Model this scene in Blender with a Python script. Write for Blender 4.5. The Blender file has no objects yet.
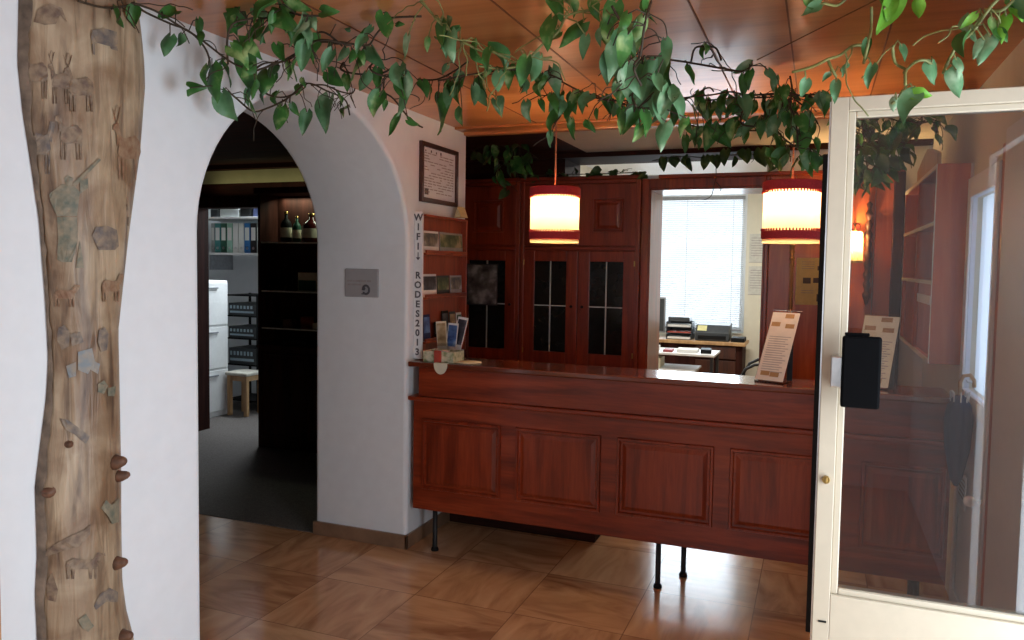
import bpy, bmesh, math, random
from mathutils import Vector, Matrix
random.seed(7)
SC = bpy.context.scene
COL = SC.collection
PI = math.pi

# ------------------------------------------------------------------ camera basis (calibrated)
CAM = Vector((2.10343, -3.78204, 1.6))
CR = Vector((0.9299076360925148, 0.3674783437951768, 0.015213651053739934))
CU = Vector((-0.034587033876809004, 0.04619169402861848, 0.9983336438738158))
CF = Vector((-0.3661632496912212, 0.9288842738707122, -0.05566399492709879))
FPX, PPY = 777.667, 307.704

def ray(x, y):
    return CF + CR * ((x - 512) / FPX) - CU * ((y - PPY) / FPX)
def at(x, y, ax, v):
    """point of the plane axis=v that stands where pixel (x, y) of the photograph looks"""
    d = ray(x, y); t = (v - CAM['xyz'.index(ax)]) / d['xyz'.index(ax)]
    return CAM + d * t

# ------------------------------------------------------------------ materials
def new_mat(name):
    m = bpy.data.materials.new(name); m.use_nodes = True
    nt = m.node_tree; b = nt.nodes['Principled BSDF']
    return m, nt, b
def plain(name, c, rough=.5, metal=0, noise=.12, nscale=30, bump=0, coat=0, spec=.5):
    m, nt, b = new_mat(name)
    tc = nt.nodes.new('ShaderNodeTexCoord'); n = nt.nodes.new('ShaderNodeTexNoise')
    n.inputs['Scale'].default_value = nscale; n.inputs['Detail'].default_value = 4
    nt.links.new(tc.outputs['Object'], n.inputs['Vector'])
    r = nt.nodes.new('ShaderNodeValToRGB')
    lo = [max(0, x * (1 - noise)) for x in c]; hi = [min(1, x * (1 + noise)) for x in c]
    r.color_ramp.elements[0].color = (*lo, 1); r.color_ramp.elements[1].color = (*hi, 1)
    r.color_ramp.elements[0].position = .3; r.color_ramp.elements[1].position = .7
    nt.links.new(n.outputs['Fac'], r.inputs['Fac']); nt.links.new(r.outputs['Color'], b.inputs['Base Color'])
    b.inputs['Roughness'].default_value = rough; b.inputs['Metallic'].default_value = metal
    b.inputs['Coat Weight'].default_value = coat; b.inputs['Specular IOR Level'].default_value = spec
    if bump:
        bp = nt.nodes.new('ShaderNodeBump'); bp.inputs['Strength'].default_value = bump; bp.inputs['Distance'].default_value = .01
        nt.links.new(n.outputs['Fac'], bp.inputs['Height']); nt.links.new(bp.outputs['Normal'], b.inputs['Normal'])
    return m
def wood(name, dark, mid, light, axis='x', rough=.35, scale=1.0, coat=.12, bump=.02, spec=.5):
    m, nt, b = new_mat(name)
    tc = nt.nodes.new('ShaderNodeTexCoord'); mp = nt.nodes.new('ShaderNodeMapping')
    s = {'x': (1.2, 14, 14), 'y': (14, 1.2, 14), 'z': (14, 14, 1.2)}[axis]
    mp.inputs['Scale'].default_value = [v * scale for v in s]
    n1 = nt.nodes.new('ShaderNodeTexNoise'); n1.inputs['Scale'].default_value = 1; n1.inputs['Detail'].default_value = 5
    n1.inputs['Distortion'].default_value = 1.0
    n2 = nt.nodes.new('ShaderNodeTexNoise'); n2.inputs['Scale'].default_value = 7; n2.inputs['Detail'].default_value = 3
    nt.links.new(tc.outputs['Object'], mp.inputs['Vector'])
    nt.links.new(mp.outputs['Vector'], n1.inputs['Vector']); nt.links.new(mp.outputs['Vector'], n2.inputs['Vector'])
    mx = nt.nodes.new('ShaderNodeMix'); mx.data_type = 'FLOAT'; mx.inputs[0].default_value = .28
    nt.links.new(n1.outputs['Fac'], mx.inputs[2]); nt.links.new(n2.outputs['Fac'], mx.inputs[3])
    r = nt.nodes.new('ShaderNodeValToRGB'); e = r.color_ramp.elements
    e[0].position = .33; e[0].color = (*dark, 1); e[1].position = .68; e[1].color = (*light, 1)
    k = e.new(.5); k.color = (*mid, 1)
    nt.links.new(mx.outputs[0], r.inputs['Fac']); nt.links.new(r.outputs['Color'], b.inputs['Base Color'])
    b.inputs['Roughness'].default_value = rough; b.inputs['Coat Weight'].default_value = coat; b.inputs['Coat Roughness'].default_value = .15; b.inputs['Specular IOR Level'].default_value = spec
    bp = nt.nodes.new('ShaderNodeBump'); bp.inputs['Strength'].default_value = bump * 5; bp.inputs['Distance'].default_value = .003
    nt.links.new(mx.outputs[0], bp.inputs['Height']); nt.links.new(bp.outputs['Normal'], b.inputs['Normal'])
    return m
def emis(name, c, s):
    m, nt, b = new_mat(name)
    b.inputs['Base Color'].default_value = (*c, 1); b.inputs['Emission Color'].default_value = (*c, 1); b.inputs['Emission Strength'].default_value = s
    return m
def glass(name, tint=(.95, .96, .96), refl=1.5, rough=.0, haze=0.0):
    m = bpy.data.materials.new(name); m.use_nodes = True; nt = m.node_tree; nt.nodes.clear()
    o = nt.nodes.new('ShaderNodeOutputMaterial'); t = nt.nodes.new('ShaderNodeBsdfTransparent'); g = nt.nodes.new('ShaderNodeBsdfGlossy')
    g.inputs['Roughness'].default_value = rough; t.inputs['Color'].default_value = (*tint, 1)
    f = nt.nodes.new('ShaderNodeFresnel'); f.inputs['IOR'].default_value = refl
    mx = nt.nodes.new('ShaderNodeMixShader'); nt.links.new(f.outputs[0], mx.inputs[0])
    nt.links.new(t.outputs[0], mx.inputs[1]); nt.links.new(g.outputs[0], mx.inputs[2])
    last = mx
    if haze:
        d = nt.nodes.new('ShaderNodeBsdfDiffuse'); d.inputs['Color'].default_value = (.8, .8, .82, 1)
        m2 = nt.nodes.new('ShaderNodeMixShader'); m2.inputs[0].default_value = haze
        nt.links.new(mx.outputs[0], m2.inputs[1]); nt.links.new(d.outputs[0], m2.inputs[2]); last = m2
    nt.links.new(last.outputs[0], o.inputs['Surface'])
    return m

M = {}
M['plaster'] = plain('white_plaster', (.82, .845, .865), .85, noise=.02, nscale=14, bump=.12)
M['cream'] = plain('cream_plaster', (.70, .66, .54), .85, noise=.03, nscale=12, bump=.1)
M['frieze'] = plain('ochre_plaster', (.46, .43, .24), .85, noise=.06, nscale=10)
RED = ((.12, .014, .0040), (.24, .031, .0085), (.36, .058, .017))
M['mahog_x'] = wood('mahogany_long_grain', *RED, axis='x', rough=.3)
M['mahog_z'] = wood('mahogany_upright_grain', *RED, axis='z', rough=.3)
M['mahog_y'] = wood('mahogany_cross_grain', *RED, axis='y', rough=.3)
CAB = ((.15, .017, .006), (.24, .030, .010), (.34, .05, .016))
M['cab_z'] = wood('cabinet_wood_upright', *CAB, axis='z', rough=.35)
M['cab_x'] = wood('cabinet_wood_long', *CAB, axis='x', rough=.35)
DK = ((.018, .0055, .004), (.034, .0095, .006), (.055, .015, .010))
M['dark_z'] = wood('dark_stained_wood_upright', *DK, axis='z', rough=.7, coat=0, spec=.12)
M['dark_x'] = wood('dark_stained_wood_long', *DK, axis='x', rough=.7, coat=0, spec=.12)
OR = ((.34, .105, .030), (.47, .165, .050), (.56, .22, .08))
M['panel_z'] = wood('warm_wall_panelling', (.30, .050, .013), (.42, .085, .022), (.54, .135, .04), axis='z', rough=.3, scale=.7)
M['ceil'] = wood('varnished_ceiling_veneer', *OR, axis='x', rough=.32, scale=.45, coat=.35, bump=.01)
M['seam'] = plain('ceiling_seam_strip', (.16, .05, .02), .6)
M['tray_wood'] = wood('rack_wood', (.16, .022, .008), (.26, .04, .013), (.34, .06, .02), axis='z', rough=.4)
M['pale_wood'] = wood('pale_beech', (.36, .19, .08), (.50, .29, .13), (.6, .37, .18), axis='z', rough=.5)
M['black'] = plain('black_plastic', (.006, .006, .0065), .6, spec=.2)
M['black_matt'] = plain('black_iron', (.010, .010, .011), .55)
M['grey_dark'] = plain('charcoal_plastic', (.035, .04, .045), .45)
M['grey'] = plain('grey_plastic', (.28, .29, .31), .5)
M['white'] = plain('white_paint', (.78, .78, .78), .45, noise=.03)
M['paper'] = plain('white_paper', (.74, .73, .71), .8, noise=.03)
M['cream_paper'] = plain('cream_paper', (.74, .68, .52), .8, noise=.05)
M['pink_paper'] = plain('pinkish_menu_paper', (.66, .57, .52), .7, noise=.06)
M['yellow_paper'] = plain('yellowed_paper', (.60, .50, .26), .8, noise=.06)
M['ink'] = plain('printed_ink', (.10, .09, .10), .8)
M['ink_soft'] = plain('pale_printed_ink', (.36, .32, .31), .8)
M['ink_brown'] = plain('brown_printed_ink', (.36, .20, .09), .8)
M['skirting'] = plain('stone_skirting', (.26, .15, .09), .35, noise=.25, nscale=9)
M['carpet'] = plain('brown_grey_carpet', (.125, .108, .10), .95, noise=.35, nscale=120)
M['alu'] = plain('cream_lacquered_aluminium', (.50, .43, .325), .4, noise=.03)
M['steel'] = plain('brushed_steel', (.62, .62, .62), .3, metal=1)
M['brass'] = plain('aged_brass', (.45, .30, .10), .35, metal=1)
M['lead'] = plain('lead_came', (.50, .52, .52), .45, noise=.05)
M['cab_glass'] = plain('dark_cabinet_glass', (.012, .013, .012), .12, noise=.3, nscale=12)
M['glass'] = glass('door_glass', (.90, .92, .92), 1.6, haze=.010)  # haze: faint white diffuse share standing in for the milky reflection
M['clear'] = glass('clear_acrylic', (.95, .96, .97), 1.45)
M['pane'] = glass('window_glass', (.97, .98, .98), 1.45)
M['drink_glass'] = glass('drinking_glass', (.80, .84, .84), 1.5)
M['red_band'] = plain('red_braid_trim', (.42, .020, .030), .8, noise=.2, nscale=160)
M['cord'] = plain('brown_lamp_cord', (.30, .13, .07), .7)
M['string'] = plain('brown_twine', (.16, .07, .03), .9)
M['stem'] = plain('dark_vine_stem', (.045, .028, .014), .7, noise=.3)
M['stem_green'] = plain('green_vine_stem', (.16, .17, .05), .6, noise=.3)
M['navy'] = plain('navy_fabric', (.02, .03, .09), .8)
M['blind'] = plain('pale_blind_slat', (.50, .54, .57), .5, noise=.02)
M['knot'] = plain('dark_branch_knot', (.13, .06, .032), .6, noise=.4, nscale=40)
M['doorpaint'] = plain('pale_blue_grey_door_paint', (.74, .77, .86), .5, noise=.03)
M['cream_panel'] = plain('pinkish_shelf_back', (.42, .33, .31), .7, noise=.05)

fm = bpy.data.materials.new('frosted_glass'); fm.use_nodes = True; fnt = fm.node_tree; fnt.nodes.clear()
fo = fnt.nodes.new('ShaderNodeOutputMaterial'); ft = fnt.nodes.new('ShaderNodeBsdfTranslucent'); fg = fnt.nodes.new('ShaderNodeBsdfDiffuse'); fx = fnt.nodes.new('ShaderNodeMixShader')
ft.inputs['Color'].default_value = (.72, .76, .84, 1); fg.inputs['Color'].default_value = (.6, .63, .7, 1); fx.inputs[0].default_value = .4
fnt.links.new(ft.outputs[0], fx.inputs[1]); fnt.links.new(fg.outputs[0], fx.inputs[2]); fnt.links.new(fx.outputs[0], fo.inputs['Surface'])
M['frosted'] = fm
def leaf_mat(name, a, b_, spot):
    m, nt, b = new_mat(name)
    tc = nt.nodes.new('ShaderNodeTexCoord'); n = nt.nodes.new('ShaderNodeTexNoise'); n.inputs['Scale'].default_value = 16; n.inputs['Detail'].default_value = 3
    nt.links.new(tc.outputs['Object'], n.inputs['Vector'])
    r = nt.nodes.new('ShaderNodeValToRGB'); e = r.color_ramp.elements
    e[0].position = .3; e[0].color = (*a, 1); e[1].position = .72; e[1].color = (*spot, 1)
    k = e.new(.56); k.color = (*b_, 1)
    nt.links.new(n.outputs['Fac'], r.inputs['Fac']); nt.links.new(r.outputs['Color'], b.inputs['Base Color'])
    b.inputs['Roughness'].default_value = .45
    b.inputs['Specular IOR Level'].default_value = .35
    return m
M['leaf'] = leaf_mat('pothos_leaf', (.020, .075, .016), (.048, .165, .030), (.30, .40, .15))
M['leaf_pale'] = leaf_mat('pale_pothos_leaf', (.05, .15, .055), (.11, .24, .11), (.30, .42, .26))
M['leaf_dark'] = leaf_mat('dark_leaf', (.018, .045, .012), (.035, .085, .022), (.09, .13, .045))
M['leaf_bright'] = leaf_mat('bright_leaf', (.08, .24, .02), (.14, .34, .03), (.25, .45, .08))

def tile_mat():
    m, nt, b = new_mat('veined_stone_tile')
    N = nt.nodes.new; L = nt.links.new
    tc = N('ShaderNodeTexCoord'); sep = N('ShaderNodeSeparateXYZ'); L(tc.outputs['Object'], sep.inputs[0])
    def math_(op, a, bv=None):
        n = N('ShaderNodeMath'); n.operation = op
        for i, v in enumerate((a, bv)):
            if v is None: continue
            if isinstance(v, (int, float)): n.inputs[i].default_value = v
            else: L(v, n.inputs[i])
        return n.outputs[0]
    tx = math_('DIVIDE', math_('ADD', sep.outputs[0], .172), .511); ty = math_('DIVIDE', math_('ADD', sep.outputs[1], .530), .505)
    fx, fy = math_('FLOOR', tx), math_('FLOOR', ty)
    ux, uy = math_('FRACT', tx), math_('FRACT', ty)
    ex = math_('MINIMUM', ux, math_('SUBTRACT', 1, ux)); ey = math_('MINIMUM', uy, math_('SUBTRACT', 1, uy))
    edge = math_('LESS_THAN', math_('MINIMUM', ex, ey), .0045)
    cb = N('ShaderNodeCombineXYZ'); L(fx, cb.inputs[0]); L(fy, cb.inputs[1])
    wn = N('ShaderNodeTexWhiteNoise'); wn.noise_dimensions = '3D'; L(cb.outputs[0], wn.inputs['Vector'])
    par = math_('FLOORED_MODULO', math_('ADD', fx, fy), 2)
    off = N('ShaderNodeVectorMath'); off.operation = 'MULTIPLY_ADD'; L(wn.outputs['Color'], off.inputs[0]); off.inputs[1].default_value = (9, 9, 9); L(tc.outputs['Object'], off.inputs[2])
    cols = []
    for sc in ((2.2, 9, 1), (9, 2.2, 1)):
        mp = N('ShaderNodeMapping'); mp.inputs['Scale'].default_value = sc; L(off.outputs[0], mp.inputs['Vector'])
        n = N('ShaderNodeTexNoise'); n.inputs['Scale'].default_value = 1; n.inputs['Detail'].default_value = 6; n.inputs['Distortion'].default_value = 1.2
        L(mp.outputs[0], n.inputs['Vector']); cols.append(n.outputs['Fac'])
    mx = N('ShaderNodeMix'); mx.data_type = 'FLOAT'; L(par, mx.inputs[0]); L(cols[0], mx.inputs[2]); L(cols[1], mx.inputs[3])
    fac = math_('ADD', mx.outputs[0], math_('MULTIPLY', math_('SUBTRACT', wn.outputs['Value'], .5), .16))
    r = N('ShaderNodeValToRGB'); e = r.color_ramp.elements
    e[0].position = .22; e[0].color = (.33, .155, .075, 1); e[1].position = .78; e[1].color = (.72, .46, .26, 1)
    k = e.new(.5); k.color = (.58, .335, .175, 1)
    L(fac, r.inputs['Fac'])
    mc = N('ShaderNodeMix'); mc.data_type = 'RGBA'; L(edge, mc.inputs[0]); L(r.outputs[0], mc.inputs[6]); mc.inputs[7].default_value = (.27, .145, .075, 1)
    L(mc.outputs[2], b.inputs['Base Color'])
    b.inputs['Roughness'].default_value = .16; b.inputs['Specular IOR Level'].default_value = .5
    n2 = N('ShaderNodeTexNoise'); n2.inputs['Scale'].default_value = 5
    L(tc.outputs['Object'], n2.inputs['Vector'])
    bp = N('ShaderNodeBump'); bp.inputs['Strength'].default_value = .08; bp.inputs['Distance'].default_value = .01; L(n2.outputs[0], bp.inputs['Height']); L(bp.outputs[0], b.inputs['Normal'])
    return m
M['tile'] = tile_mat()

def bark_mat():
    m, nt, b = new_mat('peeled_trunk_wood')
    N = nt.nodes.new; L = nt.links.new
    tc = N('ShaderNodeTexCoord'); mp = N('ShaderNodeMapping'); mp.inputs['Scale'].default_value = (15, 15, 1.7); L(tc.outputs['Object'], mp.inputs[0])
    n = N('ShaderNodeTexNoise'); n.inputs['Scale'].default_value = 2.2; n.inputs['Detail'].default_value = 7; n.inputs['Distortion'].default_value = .8; L(mp.outputs[0], n.inputs['Vector'])
    r = N('ShaderNodeValToRGB'); e = r.color_ramp.elements
    e[0].position = .28; e[0].color = (.17, .11, .07, 1); e[1].position = .72; e[1].color = (.50, .385, .26, 1)
    k = e.new(.48); k.color = (.39, .285, .18, 1)
    n2 = N('ShaderNodeTexNoise'); n2.inputs['Scale'].default_value = 5.5; n2.inputs['Detail'].default_value = 6; n2.inputs['Distortion'].default_value = .6; L(tc.outputs['Object'], n2.inputs['Vector'])
    r2 = N('ShaderNodeValToRGB'); q = r2.color_ramp.elements; q[0].position = .36; q[0].color = (.50, .40, .34, 1); q[1].position = .62; q[1].color = (1, 1, 1, 1); L(n2.outputs[0], r2.inputs[0])
    mm = N('ShaderNodeMix'); mm.data_type = 'RGBA'; mm.blend_type = 'MULTIPLY'; mm.inputs[0].default_value = 1; L(r.outputs[0], mm.inputs[6]); L(r2.outputs[0], mm.inputs[7])
    L(n.outputs[0], r.inputs[0]); L(mm.outputs[2], b.inputs['Base Color']); b.inputs['Roughness'].default_value = .45
    bp = N('ShaderNodeBump'); bp.inputs['Strength'].default_value = .5; bp.inputs['Distance'].default_value = .012; L(n.outputs[0], bp.inputs['Height']); L(bp.outputs[0], b.inputs['Normal'])
    return m
M['trunk'] = bark_mat()
M['bark'] = plain('grey_brown_bark', (.17, .125, .09), .8, noise=.5, nscale=22, bump=.3)
def wash(name, c, dens=.62):
    """thin faded paint: patches of the colour between patches of bare wood"""
    m, nt, b = new_mat(name)
    N = nt.nodes.new; L = nt.links.new
    tc = N('ShaderNodeTexCoord'); n = N('ShaderNodeTexNoise'); n.inputs['Scale'].default_value = 42; n.inputs['Detail'].default_value = 5; L(tc.outputs['Object'], n.inputs['Vector'])
    r = N('ShaderNodeValToRGB'); e = r.color_ramp.elements
    e[0].position = .35; e[0].color = (*c, 1); e[1].position = .92; e[1].color = (.38, .28, .175, 1)
    k = e.new(dens * .85); k.color = tuple(.65 * c[i] + .35 * (.38, .28, .175)[i] for i in range(3)) + (1,)
    L(n.outputs[0], r.inputs[0]); L(r.outputs[0], b.inputs['Base Color']); b.inputs['Roughness'].default_value = .6
    return m
M['wash_brown'] = wash('faded_brown_paint', (.13, .08, .055))
M['wash_grey'] = wash('faded_grey_paint', (.12, .10, .095))
M['wash_green'] = wash('faded_green_paint', (.12, .13, .095))
M['wash_blue'] = wash('faded_blue_paint', (.20, .23, .25))
M['wash_red'] = wash('faded_rust_paint', (.22, .11, .06))
M['wash_black'] = wash('thin_black_paint', (.05, .04, .035))

def shade_mat():
    m = bpy.data.materials.new('cream_lamp_shade'); m.use_nodes = True; nt = m.node_tree; nt.nodes.clear()
    o = nt.nodes.new('ShaderNodeOutputMaterial'); t = nt.nodes.new('ShaderNodeBsdfTranslucent'); d = nt.nodes.new('ShaderNodeBsdfDiffuse')
    n = nt.nodes.new('ShaderNodeTexNoise'); n.inputs['Scale'].default_value = 60
    r = nt.nodes.new('ShaderNodeValToRGB'); r.color_ramp.elements[0].color = (.86, .66, .33, 1); r.color_ramp.elements[1].color = (.92, .74, .42, 1)
    nt.links.new(n.outputs[0], r.inputs[0])
    nt.links.new(r.outputs[0], d.inputs['Color']); t.inputs['Color'].default_value = (.50, .42, .25, 1)
    mx = nt.nodes.new('ShaderNodeMixShader'); mx.inputs[0].default_value = .35
    nt.links.new(t.outputs[0], mx.inputs[1]); nt.links.new(d.outputs[0], mx.inputs[2]); nt.links.new(mx.outputs[0], o.inputs['Surface'])
    return m
M['shade'] = shade_mat()

# ------------------------------------------------------------------ mesh builder
class MB:
    def __init__(self):
        self.v = []; self.f = []; self.mi = []; self.cur = 0
    def add(self, vs, fs):
        k = len(self.v); self.v += [Vector(p) for p in vs]
        for f in fs: self.f.append(tuple(i + k for i in f)); self.mi.append(self.cur)
        return self
    def box(self, a, b, mat=None):
        x0, y0, z0 = (min(a[i], b[i]) for i in range(3)); x1, y1, z1 = (max(a[i], b[i]) for i in range(3))
        vs = [(x0, y0, z0), (x1, y0, z0), (x1, y1, z0), (x0, y1, z0), (x0, y0, z1), (x1, y0, z1), (x1, y1, z1), (x0, y1, z1)]
        if mat: vs = [mat @ Vector(p) for p in vs]
        return self.add(vs, [(0, 3, 2, 1), (4, 5, 6, 7), (0, 1, 5, 4), (1, 2, 6, 5), (2, 3, 7, 6), (3, 0, 4, 7)])
    def prism(self, pts, d):
        """polygon (3-D points, one plane) swept by the vector d"""
        n = len(pts); d = Vector(d); pts = [Vector(p) for p in pts]
        vs = pts + [p + d for p in pts]
        fs = [tuple(range(n))[::-1], tuple(range(n, 2 * n))] + [(i, (i + 1) % n, (i + 1) % n + n, i + n) for i in range(n)]
        return self.add(vs, fs)
    def tube(self, pts, r, seg=8, cap=True):
        pts = [Vector(p) for p in pts]; n = len(pts); rs = r if isinstance(r, (list, tuple)) else [r] * n
        vs = []; up = Vector((0.13, .21, .97))
        for i, p in enumerate(pts):
            t = (pts[min(i + 1, n - 1)] - pts[max(i - 1, 0)]).normalized()
            a = t.cross(up)
            if a.length < .05: a = t.cross(Vector((1, 0, 0)))
            a.normalize(); b = t.cross(a)
            for k in range(seg):
                w = 2 * PI * k / seg; vs.append(p + (a * math.cos(w) + b * math.sin(w)) * rs[i])
        fs = [(i * seg + k, i * seg + (k + 1) % seg, (i + 1) * seg + (k + 1) % seg, (i + 1) * seg + k) for i in range(n - 1) for k in range(seg)]
        if cap: fs += [tuple(range(seg))[::-1], tuple(range((n - 1) * seg, n * seg))]
        return self.add(vs, fs)
    def lathe(self, prof, c=(0, 0, 0), seg=32, close=True):
        """profile of (radius, z) turned about the upright axis through c"""
        n = len(prof); vs = []
        for r, z in prof:
            for k in range(seg):
                w = 2 * PI * k / seg; vs.append((c[0] + r * math.cos(w), c[1] + r * math.sin(w), c[2] + z))
        fs = [(i * seg + k, i * seg + (k + 1) % seg, (i + 1) * seg + (k + 1) % seg, (i + 1) * seg + k) for i in range(n - 1) for k in range(seg)]
        if close:
            if prof[0][0] > 0: fs.append(tuple(range(seg))[::-1])
            if prof[-1][0] > 0: fs.append(tuple(range((n - 1) * seg, n * seg)))
        return self.add(vs, fs)
    def ball(self, c, rx, ry, rz, seg=14, rings=8):
        prof = [(math.sin(PI * i / rings), -math.cos(PI * i / rings)) for i in range(rings + 1)]
        vs = []
        for r, z in prof:
            for k in range(seg):
                w = 2 * PI * k / seg; vs.append((c[0] + rx * max(r, .01) * math.cos(w), c[1] + ry * max(r, .01) * math.sin(w), c[2] + rz * z))
        fs = [(i * seg + k, i * seg + (k + 1) % seg, (i + 1) * seg + (k + 1) % seg, (i + 1) * seg + k) for i in range(rings) for k in range(seg)]
        fs += [tuple(range(seg))[::-1], tuple(range(rings * seg, rings * seg + seg))]
        return self.add(vs, fs)
    def build(self, name, mats, parent=None, bevel=0, smooth=False, local=False, seg=2):
        me = bpy.data.meshes.new(name)
        off = Vector((0, 0, 0))
        if parent is not None and not local:
            q = parent
            while q is not None: off += q.location; q = q.parent
        me.from_pydata([tuple(p - off) for p in self.v], [], self.f)
        ms = mats if isinstance(mats, (list, tuple)) else [mats]
        for m in ms: me.materials.append(m)
        if len(ms) > 1:
            for p, i in zip(me.polygons, self.mi): p.material_index = i
        bm = bmesh.new(); bm.from_mesh(me); bmesh.ops.recalc_face_normals(bm, faces=bm.faces); bm.to_mesh(me); bm.free()
        if smooth:
            for p in me.polygons: p.use_smooth = True
        o = bpy.data.objects.new(name, me); COL.objects.link(o)
        if parent is not None: o.parent = parent
        if bevel:
            b = o.modifiers.new('Bevel', 'BEVEL'); b.width = bevel; b.segments = seg; b.limit_method = 'ANGLE'; b.angle_limit = math.radians(40)
        return o
def box(a, b): return MB().box(a, b)
def tag(o, label, cat, group=None):
    o['label'] = label; o['category'] = cat
    if group: o['group'] = group
    return o
def thing(name, label, cat, loc=(0, 0, 0), group=None):
    o = bpy.data.objects.new(name, None); COL.objects.link(o); o.location = loc; o.empty_display_size = .1
    return tag(o, label, cat, group)
def struct(o):
    o['kind'] = 'structure'; return o
def copy_thing(o, loc, label, group=None, mats=None):
    r = o.copy(); COL.objects.link(r); r.location = loc; r['label'] = label
    if group: r['group'] = group
    for ch in list(o.children):
        c = ch.copy(); COL.objects.link(c); c.parent = r
        for g in list(ch.children):
            d = g.copy(); COL.objects.link(d); d.parent = c
    return r
def text_mb(s, size, origin, ux, uy, depth=.0015, align='CENTER', bold=0.0):
    """letters as solid mesh, reading along ux, upright along uy"""
    cu = bpy.data.curves.new('lettering', 'FONT'); cu.body = s; cu.size = size; cu.align_x = align; cu.align_y = 'CENTER'; cu.resolution_u = 3; cu.extrude = depth; cu.offset = bold
    ob = bpy.data.objects.new('lettering', cu); COL.objects.link(ob)
    dg = bpy.context.evaluated_depsgraph_get(); me = bpy.data.meshes.new_from_object(ob.evaluated_get(dg))
    ux, uy = Vector(ux).normalized(), Vector(uy).normalized(); uz = ux.cross(uy)
    mb = MB(); o = Vector(origin)
    mb.add([o + ux * v.co.x + uy * v.co.y + uz * v.co.z for v in me.vertices], [tuple(p.vertices) for p in me.polygons])
    bpy.data.objects.remove(ob); bpy.data.curves.remove(cu); bpy.data.meshes.remove(me)
    return mb
def raised_panel(mb, x0, x1, z0, z1, y, m=.045, h=.010):
    """moulded frame and raised field on a front facing -Y at depth y"""
    def ring(a, ya, b, yb):
        va = [(x0 + a, ya, z0 + a), (x1 - a, ya, z0 + a), (x1 - a, ya, z1 - a), (x0 + a, ya, z1 - a)]
        vb = [(x0 + b, yb, z0 + b), (x1 - b, yb, z0 + b), (x1 - b, yb, z1 - b), (x0 + b, yb, z1 - b)]
        mb.add(va + vb, [(i, (i + 1) % 4, (i + 1) % 4 + 4, i + 4) for i in range(4)])
    ring(0, y, .004, y - h); ring(.004, y - h, .014, y - h); ring(.014, y - h, .020, y + .002); ring(.020, y + .002, .026, y + .002)
    ring(.026, y + .002, m, y - h * .7)
    mb.add([(x0 + m, y - h * .7, z0 + m), (x1 - m, y - h * .7, z0 + m), (x1 - m, y - h * .7, z1 - m), (x0 + m, y - h * .7, z1 - m)], [(0, 1, 2, 3)])

# ================================================================== SETTING
H = 2.43          # ceiling
YB = 1.90         # back wall of the reception
XR = 2.75         # right wall
Y0 = -5.6         # wall behind the camera
struct(box((-.62, Y0, -.05), (XR + .15, 1.95, 0)).build('floor', M['tile']))
struct(box((-5.2, -.015, -.04), (-.62, 3.6, .004)).build('floor_hall', M['carpet']))
struct(box((-5.2, -2.6, -.05), (-.62, -.015, 0)).build('floor_hall_tile', M['tile']))
struct(box((-.2, 2.10, -.05), (3.2, 5.5, -.001)).build('floor_office', M['tile']))
struct(box((.8, 1.95, -.05), (1.9, 2.0995, -.001)).build('floor_threshold', M['tile']))

# left wall with the arch
AC, AR, AZ = -.785, .772, 1.700     # arch centre, half width, springing
arch = []
NA = 36
for i in range(NA + 1):
    w = PI - PI * i / NA
    arch.append((0, AC + AR * math.cos(w), AZ + .650 * math.sin(w)))
LW = .607
outline = [(0, Y0, 0), (0, AC - AR, 0)] + arch + [(0, AC + AR, 0), (0, .717, 0), (0, .717, H + .02), (0, Y0, H + .02)]
mb = MB()
ER = .024                                  # soft plastered edge of the arch
ins = [(AC - AR, 0, -1, 0), (AC - AR, AZ * .5, -1, 0)] + [(a[1], a[2], math.cos(PI - PI * i / NA), math.sin(PI - PI * i / NA)) for i, a in enumerate(arch)] + [(AC + AR, AZ * .5, 1, 0), (AC + AR, 0, 1, 0)]
HT = H + .02
rings = []
for k in range(5):
    w = PI / 2 * k / 4; rings.append((ER * (1 - math.sin(w)), -ER * (1 - math.cos(w))))
rings += [(o, -LW - x) for o, x in reversed(rings)]
pts = []
for o, x in rings: pts += [(x, y + ny * o, z + nz * o) for y, z, ny, nz in ins]
n = len(ins)
mb.add(pts, [(i * n + k, i * n + k + 1, (i + 1) * n + k + 1, (i + 1) * n + k) for i in range(len(rings) - 1) for k in range(n - 1)])
for x in (0, -LW):
    out = [(x, y + ny * ER, z + nz * ER) for y, z, ny, nz in ins]
    yl, yr = out[0][1], out[-1][1]
    mb.add([(x, Y0, 0), (x, yl, 0), (x, yl, HT), (x, Y0, HT)], [(0, 1, 2, 3)])
    mb.add([(x, yr, 0), (x, .717, 0), (x, .717, HT), (x, yr, HT)], [(0, 1, 2, 3)])
    for p, q in zip(out[2:-2], out[3:-2]): mb.add([p, q, (x, q[1], HT), (x, p[1], HT)], [(0, 1, 2, 3)])
for (y1, z1, y2, z2) in ((.717, 0, .717, HT), (Y0, 0, Y0, HT), (Y0, HT, .717, HT)):
    mb.add([(0, y1, z1), (0, y2, z2), (-LW, y2, z2), (-LW, y1, z1)], [(0, 1, 2, 3)])
wl = mb.build('wall_left', M['plaster'])
bm = bmesh.new(); bm.from_mesh(wl.data); bmesh.ops.remove_doubles(bm, verts=bm.verts, dist=1e-5); bmesh.ops.recalc_face_normals(bm, faces=bm.faces); bm.to_mesh(wl.data); bm.free()
for p in wl.data.polygons: p.use_smooth = abs(p.normal.x) < .999 and p.area < .2
struct(wl)

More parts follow.
